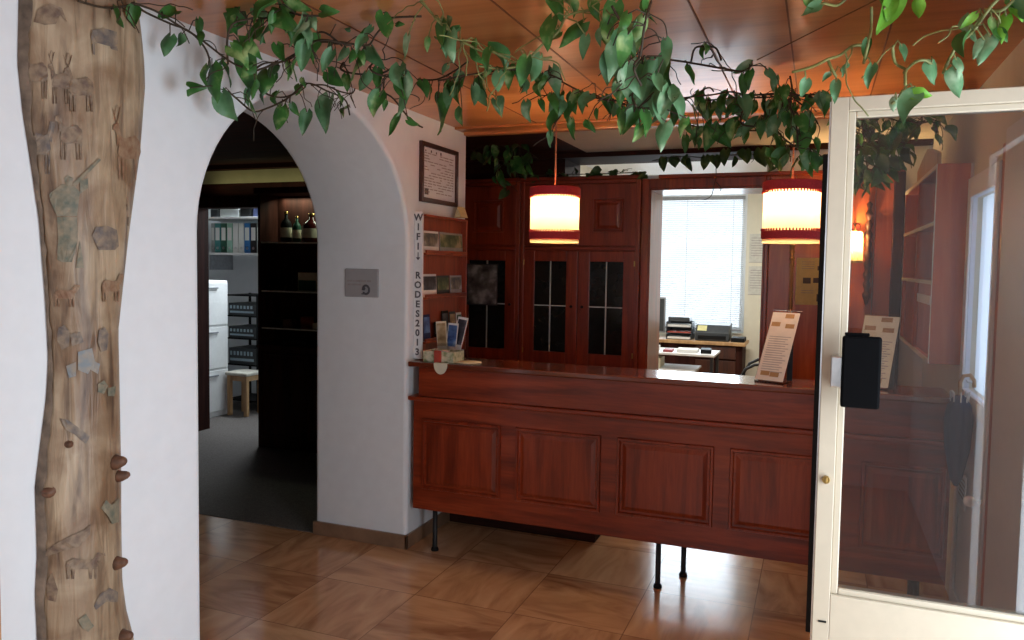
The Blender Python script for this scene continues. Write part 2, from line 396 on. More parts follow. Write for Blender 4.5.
# skirting tiles around the arch foot and along the wall
sk = MB()
sk.box((-LW - .005, AC + AR - .018, 0), (.014, AC + AR + .0005, .078)); sk.box((-.0005, AC + AR - .018, 0), (.014, .717, .078))
struct(sk.build('baseboard_left', M['skirting'], bevel=.003))
sk = MB(); sk.box((-.0005, Y0, 0), (.014, AC - AR + .018, .078)); sk.box((-LW, AC - AR, 0), (.014, AC - AR + .018, .078))
struct(sk.build('baseboard_near', M['skirting'], bevel=.003))

# ceiling of varnished veneer boards, seams along the room
struct(box((0, Y0, H), (XR + .15, .72, H + .05)).build('ceiling', M['ceil']))
for i, x in enumerate((.53, 1.113, 1.693, 1.978, 2.30)):
    struct(box((x - .003, Y0, H - .0025), (x + .003, .70, H + .001)).build('trim_%d' % (i + 1), M['seam']))
struct(box((0, .68, H - .03), (XR, .74, H + .05)).build('trim_6', M['ceil'], bevel=.006))
struct(box((0, .55, H - .014), (XR, .68, H + .001)).build('trim_7', M['ceil'], bevel=.004))
# ceiling over the reception desk: dark boards on the left, plaster on the right
struct(box((-.75, .74, H + .01), (.46, 2.0, H + .05)).build('ceiling_boards', M['dark_x']))
struct(box((.46, .74, H + .01), (XR + .15, 2.0, H + .05)).build('ceiling_plaster', M['cream']))
struct(box((-.6, YB - .05, 2.405), (XR, YB, H + .01)).build('trim_8', M['dark_x']))

# reception back wall with the doorway to the office
DX0, DX1, DZ = .935, 1.742, 2.165
WT = .40
struct(box((-.75, YB, 0), (DX0, YB + WT, 2.262)).build('wall_back_left', M['plaster']))
struct(box((-.75, YB, 2.2625), (.28, YB + WT, 2.405)).build('wall_back_corner', M['dark_x']))
struct(box((-.75, YB, 2.4055), (XR + .15, YB + WT, 2.6)).build('wall_back_beam', M['dark_x']))
struct(box((DX0, YB, DZ), (DX1, YB + WT, 2.262)).build('wall_back_top', M['plaster']))
struct(box((DX1, YB, 0), (XR + .15, YB + WT, 2.405)).build('wall_back_right', M['plaster']))
# wood panelling right of the doorway
pn = MB()
for i in range(5):
    x0 = DX1 + .03 + i * .165; pn.box((x0, YB - .022, 0), (min(x0 + .162, 2.575), YB, 2.235))
struct(pn.build('wall_panelling', M['panel_z'], bevel=.003))
struct(box((2.535, YB - .075, 0), (2.60, YB - .0225, 2.235)).build('trim_9', M['dark_z'], bevel=.006))
# turned moulding on the panelling
mb = MB(); cx, cy = 1.925, YB - .034
pr = [(.011, .2), (.011, 1.60)]
for i in range(7):
    z = 1.62 + i * .042; pr += [(.011, z - .008), (.017, z), (.017, z + .012), (.010, z + .020)]
pr += [(.010, 1.92), (.013, 2.2)]
mb.lathe(pr, (cx, cy, 0), seg=12)
struct(mb.build('trim_10', M['pale_wood'], smooth=True))
# doorway casing and jamb lining
cs = MB()
cs.box((DX0 - .055, YB - .03, 0), (DX0, YB, 2.235)); cs.box((DX0, YB - .03, DZ), (DX1, YB, 2.235)); cs.box((DX1, YB - .03, 0), (DX1 + .028, YB, 2.235))
struct(cs.build('trim_11', M['mahog_z'], bevel=.005))
cs = MB()
cs.box((DX0 - .001, YB - .02, 0), (DX0 + .012, YB + WT + .02, DZ)); cs.box((DX1 - .012, YB - .02, 0), (DX1 + .001, YB + WT + .02, DZ)); cs.box((DX0, YB - .02, DZ - .012), (DX1, YB + WT + .02, DZ + .001))
struct(cs.build('door_frame', M['mahog_z'], bevel=.002))
struct(box((1.0, YB - .04, 2.2355), (2.6, YB, 2.262)).build('trim_12', M['mahog_x'], bevel=.005))

# left end of the reception
struct(box((-.75, .717, 0), (-.607, YB, 2.6)).build('wall_niche', M['dark_z']))

# right wall: opening of the entrance at the front, door panel, trim
EY0, EY1, EZ = -3.0, -1.52, 2.06
mb = MB(); mb.box((XR, EY1, 0), (XR + .15, -.29, 2.6)); mb.box((XR, .23, 0), (XR + .15, YB, 2.6)); mb.box((XR, -.29, 0), (XR + .15, .23, 1.07)); mb.box((XR, -.29, 1.93), (XR + .15, .23, 2.6))
struct(mb.build('wall_right', M['cream']))
struct(box((XR, Y0, 0), (XR + .15, EY0, 2.6)).build('wall_right_near', M['plaster']))
struct(box((XR, EY0, EZ), (XR + .15, EY1, 2.6)).build('wall_right_lintel', M['plaster']))
fr = MB(); fr.box((XR - .03, EY1, 0), (XR + .16, EY1 + .06, EZ + .06)); fr.box((XR - .03, EY0 - .06, 0), (XR + .16, EY0, EZ + .06)); fr.box((XR - .03, EY0, EZ), (XR + .16, EY1, EZ + .06))
struct(fr.build('door_frame_entrance', M['white'], bevel=.004))
struct(box((XR - .022, -.47, 0), (XR, -.36, 2.08)).build('trim_13', M['panel_z'], bevel=.004))
struct(box((XR - .034, -1.30, 0), (XR, -.4705, 2.12)).build('trim_16', M['white'], bevel=.006))
# pale side door in the right wall, beside the shelf
dp = MB()
for y0, y1, z0, z1 in ((-.36, .30, .02, 1.07), (-.36, .30, 1.93, 2.02), (-.36, -.29, 1.07, 1.93), (.23, .30, 1.07, 1.93)): dp.box((XR - .018, y0, z0), (XR, y1, z1))
struct(dp.build('door_2', M['doorpaint']))
struct(box((XR + .02, -.289, 1.071), (XR + .026, .229, 1.929)).build('window_3', M['frosted']))
fr = MB()
for y0, y1, z0, z1 in ((-.36, -.29, .02, 2.02), (.23, .30, .02, 2.02), (-.29, .23, 1.93, 2.02), (-.29, .23, .02, .14), (-.29, .23, 1.0, 1.07)):
    fr.box((XR - .030, y0, z0), (XR - .0185, y1, z1))
struct(fr.build('door_2_rails', M['white'], bevel=.004))

# wall behind the camera with a wide window
struct(box((-.7, Y0 - .15, 0), (.45, Y0, 2.6)).build('wall_front_left', M['plaster']))
struct(box((2.35, Y0 - .15, 0), (XR + .15, Y0, 2.6)).build('wall_front_right', M['plaster']))
struct(box((.45, Y0 - .15, 0), (2.35, Y0, .85)).build('wall_front_sill', M['plaster']))
struct(box((.45, Y0 - .15, 2.1), (2.35, Y0, 2.6)).build('wall_front_top', M['plaster']))
fr = MB()
for a, b in (((.45, .85), (.51, 2.1)), ((2.29, .85), (2.35, 2.1)), ((1.37, .85), (1.43, 2.1)), ((.51, .85), (2.29, .91)), ((.51, 2.04), (2.29, 2.1))):
    fr.box((a[0], Y0 - .1, a[1]), (b[0], Y0 - .04, b[1]))
struct(fr.build('window_2', M['white'], bevel=.004))
# wooden door casing at the far left of the near wall
struct(box((-.001, -2.46, 0), (.022, -2.335, 2.06)).build('trim_14', M['pale_wood'], bevel=.004))
struct(box((-.001, -3.36, 0), (.012, -2.46, 2.04)).build('door_1', M['pale_wood'], bevel=.003))

# hall behind the arch
HY = 1.82
HX0, HX1, HZ = -3.22, -2.44, 2.07
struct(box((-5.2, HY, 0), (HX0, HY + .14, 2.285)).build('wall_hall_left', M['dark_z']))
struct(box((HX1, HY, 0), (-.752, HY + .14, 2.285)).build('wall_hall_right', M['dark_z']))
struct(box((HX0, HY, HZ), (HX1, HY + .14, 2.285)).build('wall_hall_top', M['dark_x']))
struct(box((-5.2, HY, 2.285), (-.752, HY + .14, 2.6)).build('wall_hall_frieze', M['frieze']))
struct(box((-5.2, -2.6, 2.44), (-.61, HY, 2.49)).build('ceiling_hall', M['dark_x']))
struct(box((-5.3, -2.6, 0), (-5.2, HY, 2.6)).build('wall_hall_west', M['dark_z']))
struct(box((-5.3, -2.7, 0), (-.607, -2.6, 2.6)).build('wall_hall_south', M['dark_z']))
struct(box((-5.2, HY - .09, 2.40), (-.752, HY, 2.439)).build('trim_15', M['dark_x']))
cs = MB(); cs.box((HX0 - .10, HY - .03, 0), (HX0, HY, HZ + .10)); cs.box((HX1, HY - .03, 0), (HX1 + .09, HY, HZ + .10)); cs.box((HX0, HY - .03, HZ), (HX1, HY, HZ + .10))
struct(cs.build('door_3', M['dark_z'], bevel=.005))
# archive room beyond it
struct(box((-5.2, 3.3, 0), (-1.8, 3.4, 2.6)).build('wall_archive_back', M['plaster']))
struct(box((-5.3, HY, 0), (-5.2, 3.4, 2.6)).build('wall_archive_left', M['plaster']))
struct(box((-1.9, HY + .14, 0), (-1.8, 3.3, 2.6)).build('wall_archive_right', M['plaster']))
struct(box((-5.2, HY + .14, 2.5), (-1.8, 3.4, 2.55)).build('ceiling_archive', M['white']))

# office behind the doorway
OY = 5.3
OX0, OX1, OZ0, OZ1 = .02, 1.33, .86, 2.47
OH = 2.64
struct(box((-.2, OY, 0), (OX0, OY + .2, OH)).build('wall_office_left', M['cream']))
struct(box((OX1, OY, 0), (3.2, OY + .2, OH)).build('wall_office_right', M['cream']))
struct(box((OX0, OY, 0), (OX1, OY + .2, OZ0)).build('wall_office_sill', M['cream']))
struct(box((OX0, OY, OZ1), (OX1, OY + .2, OH)).build('wall_office_top', M['cream']))
struct(box((-.3, YB + WT, 0), (-.2, OY + .2, OH)).build('wall_office_west', M['cream']))
struct(box((3.2, YB + WT, 0), (3.3, OY + .2, OH)).build('wall_office_east', M['cream']))
struct(box((-.3, YB + WT, OH), (3.3, OY + .2, OH + .05)).build('ceiling_office', M['white']))
struct(box((-.3, YB + WT + .0005, 2.45), (3.3, YB + WT + .05, OH)).build('wall_office_south', M['cream']))
fr = MB()
for a, b in (((OX0, OZ0), (OX0 + .06, OZ1)), ((OX1 - .06, OZ0), (OX1, OZ1)), ((OX0 + .06, OZ0), (OX1 - .06, OZ0 + .06)), ((OX0 + .06, OZ1 - .06), (OX1 - .06, OZ1))):
    fr.box((a[0], OY + .09, a[1]), (b[0], OY + .15, b[1]))
struct(fr.build('window_1', M['white'], bevel=.004))
struct(box((OX0 + .06, OY + .115, OZ0 + .06), (OX1 - .06, OY + .121, OZ1 - .06)).build('window_1_pane', M['pane']))

# ================================================================== PAINTED TRUNK
def trunk_profile():
    pxl = [(0, 20), (60, 19), (110, 24), (170, 33), (220, 40), (300, 46), (360, 49), (400, 47), (440, 42), (490, 36), (560, 38), (600, 36), (640, 38)]
    pxr = [(0, 137), (30, 141), (60, 144), (85, 145), (150, 140), (240, 128), (330, 118), (420, 120), (470, 121), (520, 121), (580, 122), (610, 126), (640, 134)]
    def table(pts):
        t = []
        for (ya, xa), (yb, xb) in zip(pts[:-1], pts[1:]):
            for k in range(4):
                u = k / 4; p = at(xa + (xb - xa) * u, ya + (yb - ya) * u, 'x', .04); t.append((p.z, p.y))
        p = at(pts[-1][1], pts[-1][0], 'x', .04); t.append((p.z, p.y))
        return sorted(t)
    TL, TR = table(pxl), table(pxr)
    def look(t, z):
        if z <= t[0][0]: return t[0][1]
        for (za, a), (zb, b) in zip(t[:-1], t[1:]):
            if za <= z <= zb: return a + (b - a) * (z - za) / max(zb - za, 1e-6)
        return t[-1][1]
    rows = []; NB = .085
    z = 0.0
    while z < H + 1e-6:
        yl, yr = look(TL, z), look(TR, z)
        def line(y):       # tangent line in plan through the camera and (.04, y); unit normal and offset
            d = Vector((.04 - CAM.x, y - CAM.y)); n = Vector((-d.y, d.x)).normalized(); return n, n.dot(Vector((CAM.x, CAM.y)))
        n2, c2 = line(yr)
        u_ = CAM.x / (CAM.x - .04); yl0 = CAM.y + (yl - CAM.y) * u_   # where the left sight line meets the wall
        yc, a = (yl + yr) / 2, (yr - yl) / 2
        for it in range(60):
            e1 = (yc - a) - yl0
            e2 = abs(n2.y * yc - c2) - math.sqrt((a * n2.y) ** 2 + (NB * n2.x) ** 2)
            a += .4 * (e1 + e2); yc += .4 * (e2 - e1)
        rows.append((z, yc, max(a, .05)))
        z += .03
    return rows, NB
TROWS, TB = trunk_profile()
def trow(z):
    i = min(max(z / .03, 0), len(TROWS) - 1.001); k = int(i); u = i - k
    return tuple(TROWS[k][j] * (1 - u) + TROWS[k + 1][j] * u for j in (1, 2))
def trunk_hit(x, y, lift=.003):
    d = ray(x, y); t0 = 1.0; t = t0
    while t < 6:
        p = CAM + d * t; yc, a = trow(p.z)
        if (p.x / (TB + lift)) ** 2 + ((p.y - yc) / (a + lift)) ** 2 <= 1: return p
        t += .002
    return None
tr0 = thing('painted_trunk', 'tall peeled tree trunk painted with hunting animals against the white wall', 'tree trunk', (.0, TROWS[0][1], 0))
mb = MB(); NS = 26; vs = []; fs = []
for i, (z, yc, a) in enumerate(TROWS):
    for k in range(NS + 1):
        w = -PI / 2 + PI * k / NS
        wob = 1 + .012 * math.sin(5 * w + z * 3) + .01 * math.sin(9 * w - z * 5)
        vs.append((.001 + TB * math.cos(w) * wob, yc + a * math.sin(w), min(z, H)))
n = NS + 1
fs = [(i * n + k, i * n + k + 1, (i + 1) * n + k + 1, (i + 1) * n + k) for i in range(len(TROWS) - 1) for k in range(NS)]
fs += [(i * n + NS, i * n, (i + 1) * n, (i + 1) * n + NS) for i in range(len(TROWS) - 1)]
mb.add(vs, fs); mb.build('trunk', M['trunk'], tr0, smooth=True)
# strip of bark left along the near edge
for wa, wb in ((-PI / 2, -PI / 2 + .26),):
    m_ = MB(); rn = random.Random(4); vs = []
    for i, (z, yc, a) in enumerate(TROWS):
        e = .10 * math.sin(z * 4.1 + wa) + .05 * rn.uniform(-1, 1)
        for k in range(4):
            w = wa + (wb - wa + (e if wa < 0 else e * .6)) * k / 3 * (1 if wa < 0 else .8)
            lift = .0035 if 0 < k < 3 else .0012
            vs.append((.0012 + (TB * 1.022 + lift) * max(math.cos(w), 0), yc + (a * 1.022 + lift) * math.sin(w), min(z, H)))
    m_.add(vs, [(i * 4 + k, i * 4 + k + 1, (i + 1) * 4 + k + 1, (i + 1) * 4 + k) for i in range(len(TROWS) - 1) for k in range(3)])
    m_.build('bark_strip', M['bark'], tr0, smooth=True)
# cut branch knots
for x, y, s, dx in ((121, 462, .020, 10), (124, 476, .016, 9), (122, 563, .018, 10), (48, 491, .018, 0), (69, 444, .011, 0), (128, 636, .018, 9)):
    p = trunk_hit(x - (6 if dx else 0), y, 0)
    if p is None: continue
    yc, a = trow(p.z); nrm = Vector((p.x / TB ** 2, (p.y - yc) / a ** 2, 0)).normalized()
    m_ = MB(); L_ = .034 if dx else .008
    m_.tube([p - nrm * .012, p + nrm * L_ * .35, p + nrm * L_ * .8 + Vector((0, 0, .004)), p + nrm * L_ + Vector((0, 0, .006))], [s * 1.5, s * 1.05, s * .75, s * .45], seg=12)
    for q in m_.v: q.x = max(q.x, .003)
    m_.build('branch_knot', M['knot'], tr0, smooth=True)
def paint(name, polys, mat):
    """painted figure lying on the curved wood; outlines given where the photograph shows them"""
    mb = MB()
    for poly in polys:
        bm = bmesh.new(); vs = [bm.verts.new((p[0], p[1], 0)) for p in poly]
        bm.faces.new(vs); bmesh.ops.triangulate(bm, faces=bm.faces)
        bmesh.ops.subdivide_edges(bm, edges=bm.edges, cuts=2, use_grid_fill=True)
        bm.verts.index_update(); pts = []; ok = True
        for v in bm.verts:
            h = trunk_hit(v.co.x, v.co.y, .0055)
            if h is None: ok = False; break
            pts.append(h)
        for q in pts: q.x = max(q.x, .002)
        if ok: mb.add(pts, [tuple(q.index for q in f.verts) for f in bm.faces])
        bm.free()
    if mb.v: mb.build(name, mat, tr0)
def beast(cx, cy, w, h, flip=1, legs=4, antler=0, head=1.0):
    """four-legged silhouette, w wide, h tall, facing right when flip = 1"""
    f = lambda u, v: (cx + flip * u * w, cy + v * h)
    P = [[f(-.42, -.18), f(-.25, -.30), f(.10, -.24), f(.28, -.28), f(.36, .02), f(.22, .14), f(-.10, .12), f(-.38, .14), f(-.46, 0)],
         [f(.22, -.26), f(.34, -.52), f(.52, -.50), f(.54, -.40), f(.42, -.36), f(.38, -.10)]]
    for x in (-.40, -.28, .16, .29)[:legs]: P.append([f(x - .035, .08), f(x + .06, .08), f(x + .035, .50), f(x - .02, .50)])
    if antler:
        for s in (-1, 1):
            P.append([f(.38, -.50), f(.41, -.50), f(.42 + s * .14, -.80), f(.40 + s * .15, -.80)])
            P.append([f(.40 + s * .07, -.66), f(.41 + s * .09, -.66), f(.40 + s * .02, -.84), f(.385 + s * .02, -.84)])
    return P
paint('painted_deer', beast(36, 76, 26, 46, -1, antler=1), M['wash_brown'])
paint('painted_deer', beast(60, 84, 22, 40, -1, antler=1), M['wash_brown'])
paint('painted_deer', beast(80, 90, 30, 44, -1, antler=1), M['wash_brown'])
paint('painted_boar', [[(92, 30), (104, 28), (117, 32), (118, 44), (112, 47), (98, 43), (93, 44), (91, 38)], [(92, 44), (95, 44), (95, 55), (93, 54)], [(110, 45), (117, 46), (118, 51), (111, 49)]], M['wash_grey'])
paint('painted_eagle', [[(34, 22), (38, 9), (50, 3), (62, 8), (67, 22), (60, 15), (56, 24), (50, 14), (45, 25), (42, 14)]], M['wash_brown'])
paint('painted_stag', beast(128, 152, 28, 56, -1, antler=1), M['wash_red'])
paint('painted_hind', beast(70, 138, 28, 44, -1), M['wash_brown'])
paint('painted_hind', beast(42, 148, 24, 52, 1), M['wash_grey'])
paint('painted_hunter', [[(64, 178), (68, 175), (73, 178), (72, 185), (66, 186)], [(54, 190), (62, 184), (74, 186), (80, 192), (77, 216), (57, 216), (57, 198), (50, 200), (49, 194)],
      [(57, 217), (77, 217), (78, 240), (72, 262), (66, 262), (68, 238), (62, 262), (57, 260), (58, 238)], [(80, 181), (88, 178), (88, 188), (80, 194)], [(72, 184), (99, 158), (101, 160), (75, 187)]], M['wash_green'])
paint('painted_bear', [[(92, 236), (96, 227), (108, 226), (117, 230), (119, 246), (115, 250), (113, 242), (104, 242), (99, 250), (96, 244)]], M['wash_grey'])
paint('painted_stag', beast(130, 215, 7, 22, -1, antler=1), M['wash_brown'])
paint('painted_chamois', beast(112, 288, 22, 28, 1), M['wash_red'])
paint('painted_trees', [[(76, 268), (80, 240), (84, 268)], [(118, 180), (122, 196), (126, 130), (114, 196)]][:1], M['wash_green'])
paint('painted_chamois', beast(66, 296, 26, 22, 1), M['wash_red'])
paint('painted_grouse', [[(58, 328), (64, 325), (70, 332), (69, 346), (62, 350), (57, 340)], [(70, 334), (80, 332), (84, 342), (72, 346)]], M['wash_grey'])
paint('painted_grouse', [[(99, 330), (105, 327), (109, 334), (107, 350), (101, 352), (98, 342)]], M['wash_grey'])
paint('painted_skier', [[(78, 352), (92, 348), (95, 362), (88, 374), (78, 370)], [(66, 366), (76, 362), (76, 376), (69, 378)], [(92, 360), (100, 364), (98, 374), (91, 370)]], M['wash_blue'])
paint('painted_flower', [[(98, 384), (104, 380), (108, 386), (104, 394), (98, 392)], [(108, 388), (116, 386), (115, 396), (108, 396)]], M['wash_green'])
paint('painted_bird', [[(60, 418), (68, 420), (82, 430), (90, 436), (86, 444), (74, 434), (66, 430)]], M['wash_grey'])
paint('painted_flower', [[(101, 508), (106, 500), (112, 505), (119, 498), (119, 522), (112, 524), (108, 516)]], M['wash_green'])
paint('painted_fox', [[(40, 556), (52, 546), (66, 538), (84, 530), (91, 524), (90, 534), (80, 546), (66, 550), (48, 556)]], M['wash_brown'])
paint('painted_wolf', beast(84, 566, 40, 26, 1), M['wash_brown'])
paint('painted_hare', [[(94, 606), (100, 594), (110, 588), (118, 592), (118, 602), (106, 602), (96, 610)]], M['wash_grey'])
paint('painted_hare', [[(78, 620), (86, 614), (94, 626), (88, 632), (82, 628)]], M['wash_green'])
paint('painted_bush', [[(46, 584), (52, 572), (58, 590), (56, 602), (48, 600)]], M['wash_brown'])

# ================================================================== WALL PIECES
# plaque in the arch
pq = thing('wall_plaque', 'small grey plaque with two text lines and round emblem in the arch', 'sign', (-.30, -.005, 1.40))
box((-.405, -.021, 1.402), (-.183, -.0055, 1.562)).build('plate', plain('grey_plaque', (.40, .385, .39), .5, noise=.03), pq, bevel=.006)
mb = MB()
for k, (x0, x1) in enumerate(((-.385, -.355), (-.350, -.30), (-.294, -.262), (-.256, -.228))): mb.box((x0, -.0225, 1.488), (x1, -.0208, 1.499))
for k, (x0, x1) in enumerate(((-.382, -.345), (-.339, -.298))): mb.box((x0, -.0225, 1.468), (x1, -.0208, 1.478))
mb.build('text_line', M['ink_soft'], pq)
mb = MB()
mb.tube([(-.262 + .021 * math.cos(a * .25), -.0215, 1.445 + .024 * math.sin(a * .25)) for a in range(-10, 14)], .0065, seg=6)
mb.ball((-.275, -.0215, 1.452), .009, .002, .012); mb.box((-.292, -.0225, 1.418), (-.25, -.0208, 1.424))
mb.build('emblem', M['ink'], pq)

# framed document
fd = thing('framed_document', 'framed printed certificate hanging on the white wall above the brochure rack', 'picture frame', (0, .335, 1.94))
y0, y1, z0, z1 = .10, .572, 1.945, 2.283
mb = MB(); w = .026
for a in (((.001, y0, z0), (.022, y0 + w, z1)), ((.001, y1 - w, z0), (.022, y1, z1)), ((.001, y0 + w, z0), (.022, y1 - w, z0 + w)), ((.001, y0 + w, z1 - w), (.022, y1 - w, z1))): mb.box(*a)
mb.build('frame', wood('dark_frame_wood', (.035, .009, .006), (.06, .015, .009), (.09, .022, .013), axis='y', rough=.4), fd, bevel=.003)
box((.001, y0 + w, z0 + w), (.009, y1 - w, z1 - w)).build('document', plain('greyish_document', (.74, .75, .78), .7, noise=.04), fd)
mb = MB(); random.seed(3)
for r in range(15):
    z = z1 - .062 - r * .0155; y = y0 + .05
    while y < y1 - .06:
        l = random.uniform(.02, .07)
        if random.random() < .72: mb.box((.0088, y, z), (.0098, min(y + l, y1 - .05), z + .0055))
        y += l + .012
mb.build('text_line', M['ink_soft'], fd)
for y, s in ((.16, .010), (.225, .014), (.29, .012), (.345, .016)): box((.0088, y, z1 - .052), (.010, y + s, z1 - .052 + s)).build('printed_emblem', M['ink'], fd)
box((.0088, y0 + .055, z0 + .045), (.010, y0 + .10, z0 + .08)).build('printed_seal', M['ink'], fd)
# small folded yellow card on top of the rack
yc_ = tag(MB().prism([(.03, .50, 1.8805), (.075, .50, 1.8805), (.052, .50, 1.945)], (0, .10, 0)).build('folded_card', M['yellow_paper']), 'small folded yellow card standing on top of the brochure rack', 'card')

# brochure rack on the wall
rk = thing('brochure_rack', 'reddish wooden brochure rack with tiered shelves on the wall above counter end', 'rack', (.05, .37, 1.06))
RY0, RY1, RZ0, RZ1 = .074, .640, 1.062, 1.872
box((.002, RY0, RZ0), (.016, RY1, RZ1)).build('back_panel', M['tray_wood'], rk, bevel=.002)
box((.016, RY1 - .016, RZ0), (.055, RY1, RZ1)).build('side_panel', M['tray_wood'], rk, bevel=.002)
box((.016, RY0, RZ0), (.040, RY0 + .010, RZ1)).build('side_panel', M['tray_wood'], rk, bevel=.002)
SHZ = (1.645, 1.395, 1.145)
for z in SHZ:
    s_ = MB(); s_.box((.016, RY0 + .012, z), (.062, RY1 - .016, z + .012)).build('shelf', M['tray_wood'], rk, bevel=.002)
    MB().box((.053, RY0 + .012, z + .0122), (.062, RY1 - .016, z + .028)).build('shelf_lip', M['mahog_y'], rk, bevel=.002)
box((.016, RY0 + .012, RZ1 - .012), (.055, RY1 - .016, RZ1)).build('top_board', M['tray_wood'], rk, bevel=.002)
# the strip of letters
ws = thing('lettered_strip', 'tall white strip reading WIFI and a code along the rack edge', 'sign', (.03, .06, 1.062))
box((.002, .052, 1.064), (.052, .070, 1.885)).build('strip', M['white'], ws, bevel=.003)
letters = list('WIFI') + [None] + [' '] + list('RODES2013')
ztop, zst = 1.852, .0535
zz = [1.851 - i * .0535 for i in range(15)]
zi = 0
mbx = MB()
for i, ch in enumerate(letters):
    z = zz[i] if i < len(zz) else 0
    if ch == ' ': continue
    if ch is None:
        mbx.box((.0245, .0503, z - .010), (.0295, .0522, z + .022)); mbx.prism([(.014, .0503, z - .006), (.040, .0503, z - .006), (.027, .0503, z - .022)], (0, .0017, 0)); continue
    t = text_mb(ch, .052, (.027, .0515, z), (1, 0, 0), (0, 0, 1), depth=.001, bold=.0016)
    t.build('letter', M['ink'], ws)
mbx.build('arrow', M['ink'], ws)

# brochures in the rack
random.seed(11)
def brochure(y, z, w, h, col, mat2, label, tilt=.05, yaw=0, x=.036, cat='brochure', name='brochure', group=None):
    r = thing(name, label, cat, (x, y, z), group)
    rot = Matrix.Rotation(yaw, 4, 'Z') @ Matrix.Rotation(-tilt, 4, 'Y')
    MB().box((-.002, -w / 2, 0), (.002, w / 2, h), rot).build('cover', col, r, local=True)
    m2 = MB().box((.0021, -w / 2 + .006, h * .30), (.0032, w / 2 - .006, h * .90), rot); m2.build('cover_picture', mat2, r, local=True)
    return r
def pic(name, a, b_, c, sc=14):
    m, nt, b = new_mat(name); tc = nt.nodes.new('ShaderNodeTexCoord'); n = nt.nodes.new('ShaderNodeTexNoise'); n.inputs['Scale'].default_value = sc; n.inputs['Detail'].default_value = 4
    nt.links.new(tc.outputs['Object'], n.inputs[0]); r = nt.nodes.new('ShaderNodeValToRGB'); e = r.color_ramp.elements
    e[0].position = .35; e[0].color = (*a, 1); e[1].position = .65; e[1].color = (*c, 1); k = e.new(.5); k.color = (*b_, 1)
    nt.links.new(n.outputs[0], r.inputs[0]); nt.links.new(r.outputs[0], b.inputs['Base Color']); b.inputs['Roughness'].default_value = .35
    return m
PA = pic('alpine_photo', (.05, .06, .07), (.18, .17, .13), (.5, .5, .5)); PB = pic('forest_photo', (.02, .05, .02), (.10, .14, .06), (.35, .30, .2))
PC = pic('dark_photo', (.01, .012, .02), (.05, .05, .07), (.2, .2, .24)); PD = pic('blue_photo', (.02, .06, .2), (.08, .18, .42), (.4, .5, .6)); PE = pic('tan_photo', (.25, .15, .06), (.45, .33, .18), (.65, .55, .4))
brochure(.190, SHZ[0] + .0125, .19, .125, M['paper'], PA, 'white edged photo brochure, left one on the top tier of the rack')
brochure(.455, SHZ[0] + .0125, .31, .125, M['grey'], PB, 'dark landscape brochure, right one on the top tier of the rack')
brochure(.180, SHZ[1] + .0125, .165, .13, M['paper'], PC, 'black and white brochure on the left of the second tier')
brochure(.350, SHZ[1] + .0125, .155, .12, M['grey_dark'], PB, 'green forest brochure in the middle of the second tier')
brochure(.525, SHZ[1] + .0125, .16, .12, M['grey'], PA, 'grey mountain brochure on the right of the second tier')
brochure(.150, SHZ[2] + .0125, .08, .15, M['navy'], PD, 'blue leaflet on the left of the lowest tier')
brochure(.285, SHZ[2] + .0125, .08, .10, M['black'], PC, 'short dark leaflet beside the blue one on the lowest tier')
brochure(.385, SHZ[2] + .0125, .085, .16, M['black'], PC, 'tall dark leaflet in the middle of the lowest tier')
brochure(.485, SHZ[2] + .0125, .08, .15, M['grey_dark'], PE, 'tan leaflet on the right of the lowest tier')
brochure(.575, SHZ[2] + .0125, .07, .14, M['paper'], PB, 'white edged green leaflet at the right end of the lowest tier')

# ================================================================== COUNTER
ct = thing('reception_counter', 'long dark red wooden reception counter with raised panels on thin black legs', 'counter', (1.3, .14, 0))
CX0, CX1 = .033, 2.66
mb = MB(); mb.box((CX0, .0, .232), (CX1, .25, .842)); mb.build('body', M['mahog_x'], ct, bevel=.004)
for x0, x1 in ((.087, .562), (.644, 1.108), (1.190, 1.665), (1.738, 2.225), (2.308, 2.645)):
    mb = MB(); raised_panel(mb, x0, x1, .350, .745, -.0005, m=.05, h=.011); mb.build('front_panel', M['mahog_z'], ct)
box((CX0 - .022, -.026, .8425), (CX1, .255, .866)).build('ledge', M['mahog_x'], ct, bevel=.006, seg=3)
box((CX0 + .034, -.004, .8665), (CX1, .25, 1.0285)).build('upper_board', M['mahog_x'], ct, bevel=.003)
box((CX0 - .022, -.030, 1.029), (CX1, .285, 1.058)).build('counter_top', wood('polished_counter_top', (.10, .017, .006), (.17, .032, .012), (.23, .05, .02), axis='x', rough=.12, coat=.8), ct, bevel=.007, seg=3)
for x, y in ((.160, .03), (1.405, .03), (2.55, .03), (1.50, .225), (2.55, .225)):
    mb = MB(); r_ = .0135
    mb.lathe([(r_ * .9, 0.012), (r_, .02), (r_, .231)], (x, y, 0), seg=14); lg = mb.build('leg', M['black_matt'], ct, smooth=True)
    MB().lathe([(.021, 0.0), (.022, .006), (.019, .016), (.0135, .022)], (x, y, 0), seg=14).build('foot', M['black'], lg, smooth=True)

# made-up pedestal on the staff side, added to darken under the counter's left end
pd = thing('shade_pedestal', 'made-up dark pedestal behind the counter, added to shade the floor under its left end', 'light blocker', (.55, .6, 0))
box((.02, .50, .0005), (.95, .95, .745)).build('body', M['dark_x'], pd, bevel=.004)
box((.0, .36, .7455), (.98, 1.0, .775)).build('desk_top', M['mahog_x'], pd, bevel=.004)
for k in range(3):
    d = box((.05, .9503, .06 + k * .225), (.92, .966, .265 + k * .225)).build('drawer', M['dark_x'], pd, bevel=.003)
    box((.46, .9665, .16 + k * .225), (.58, .98, .175 + k * .225)).build('handle', M['brass'], d, bevel=.003)
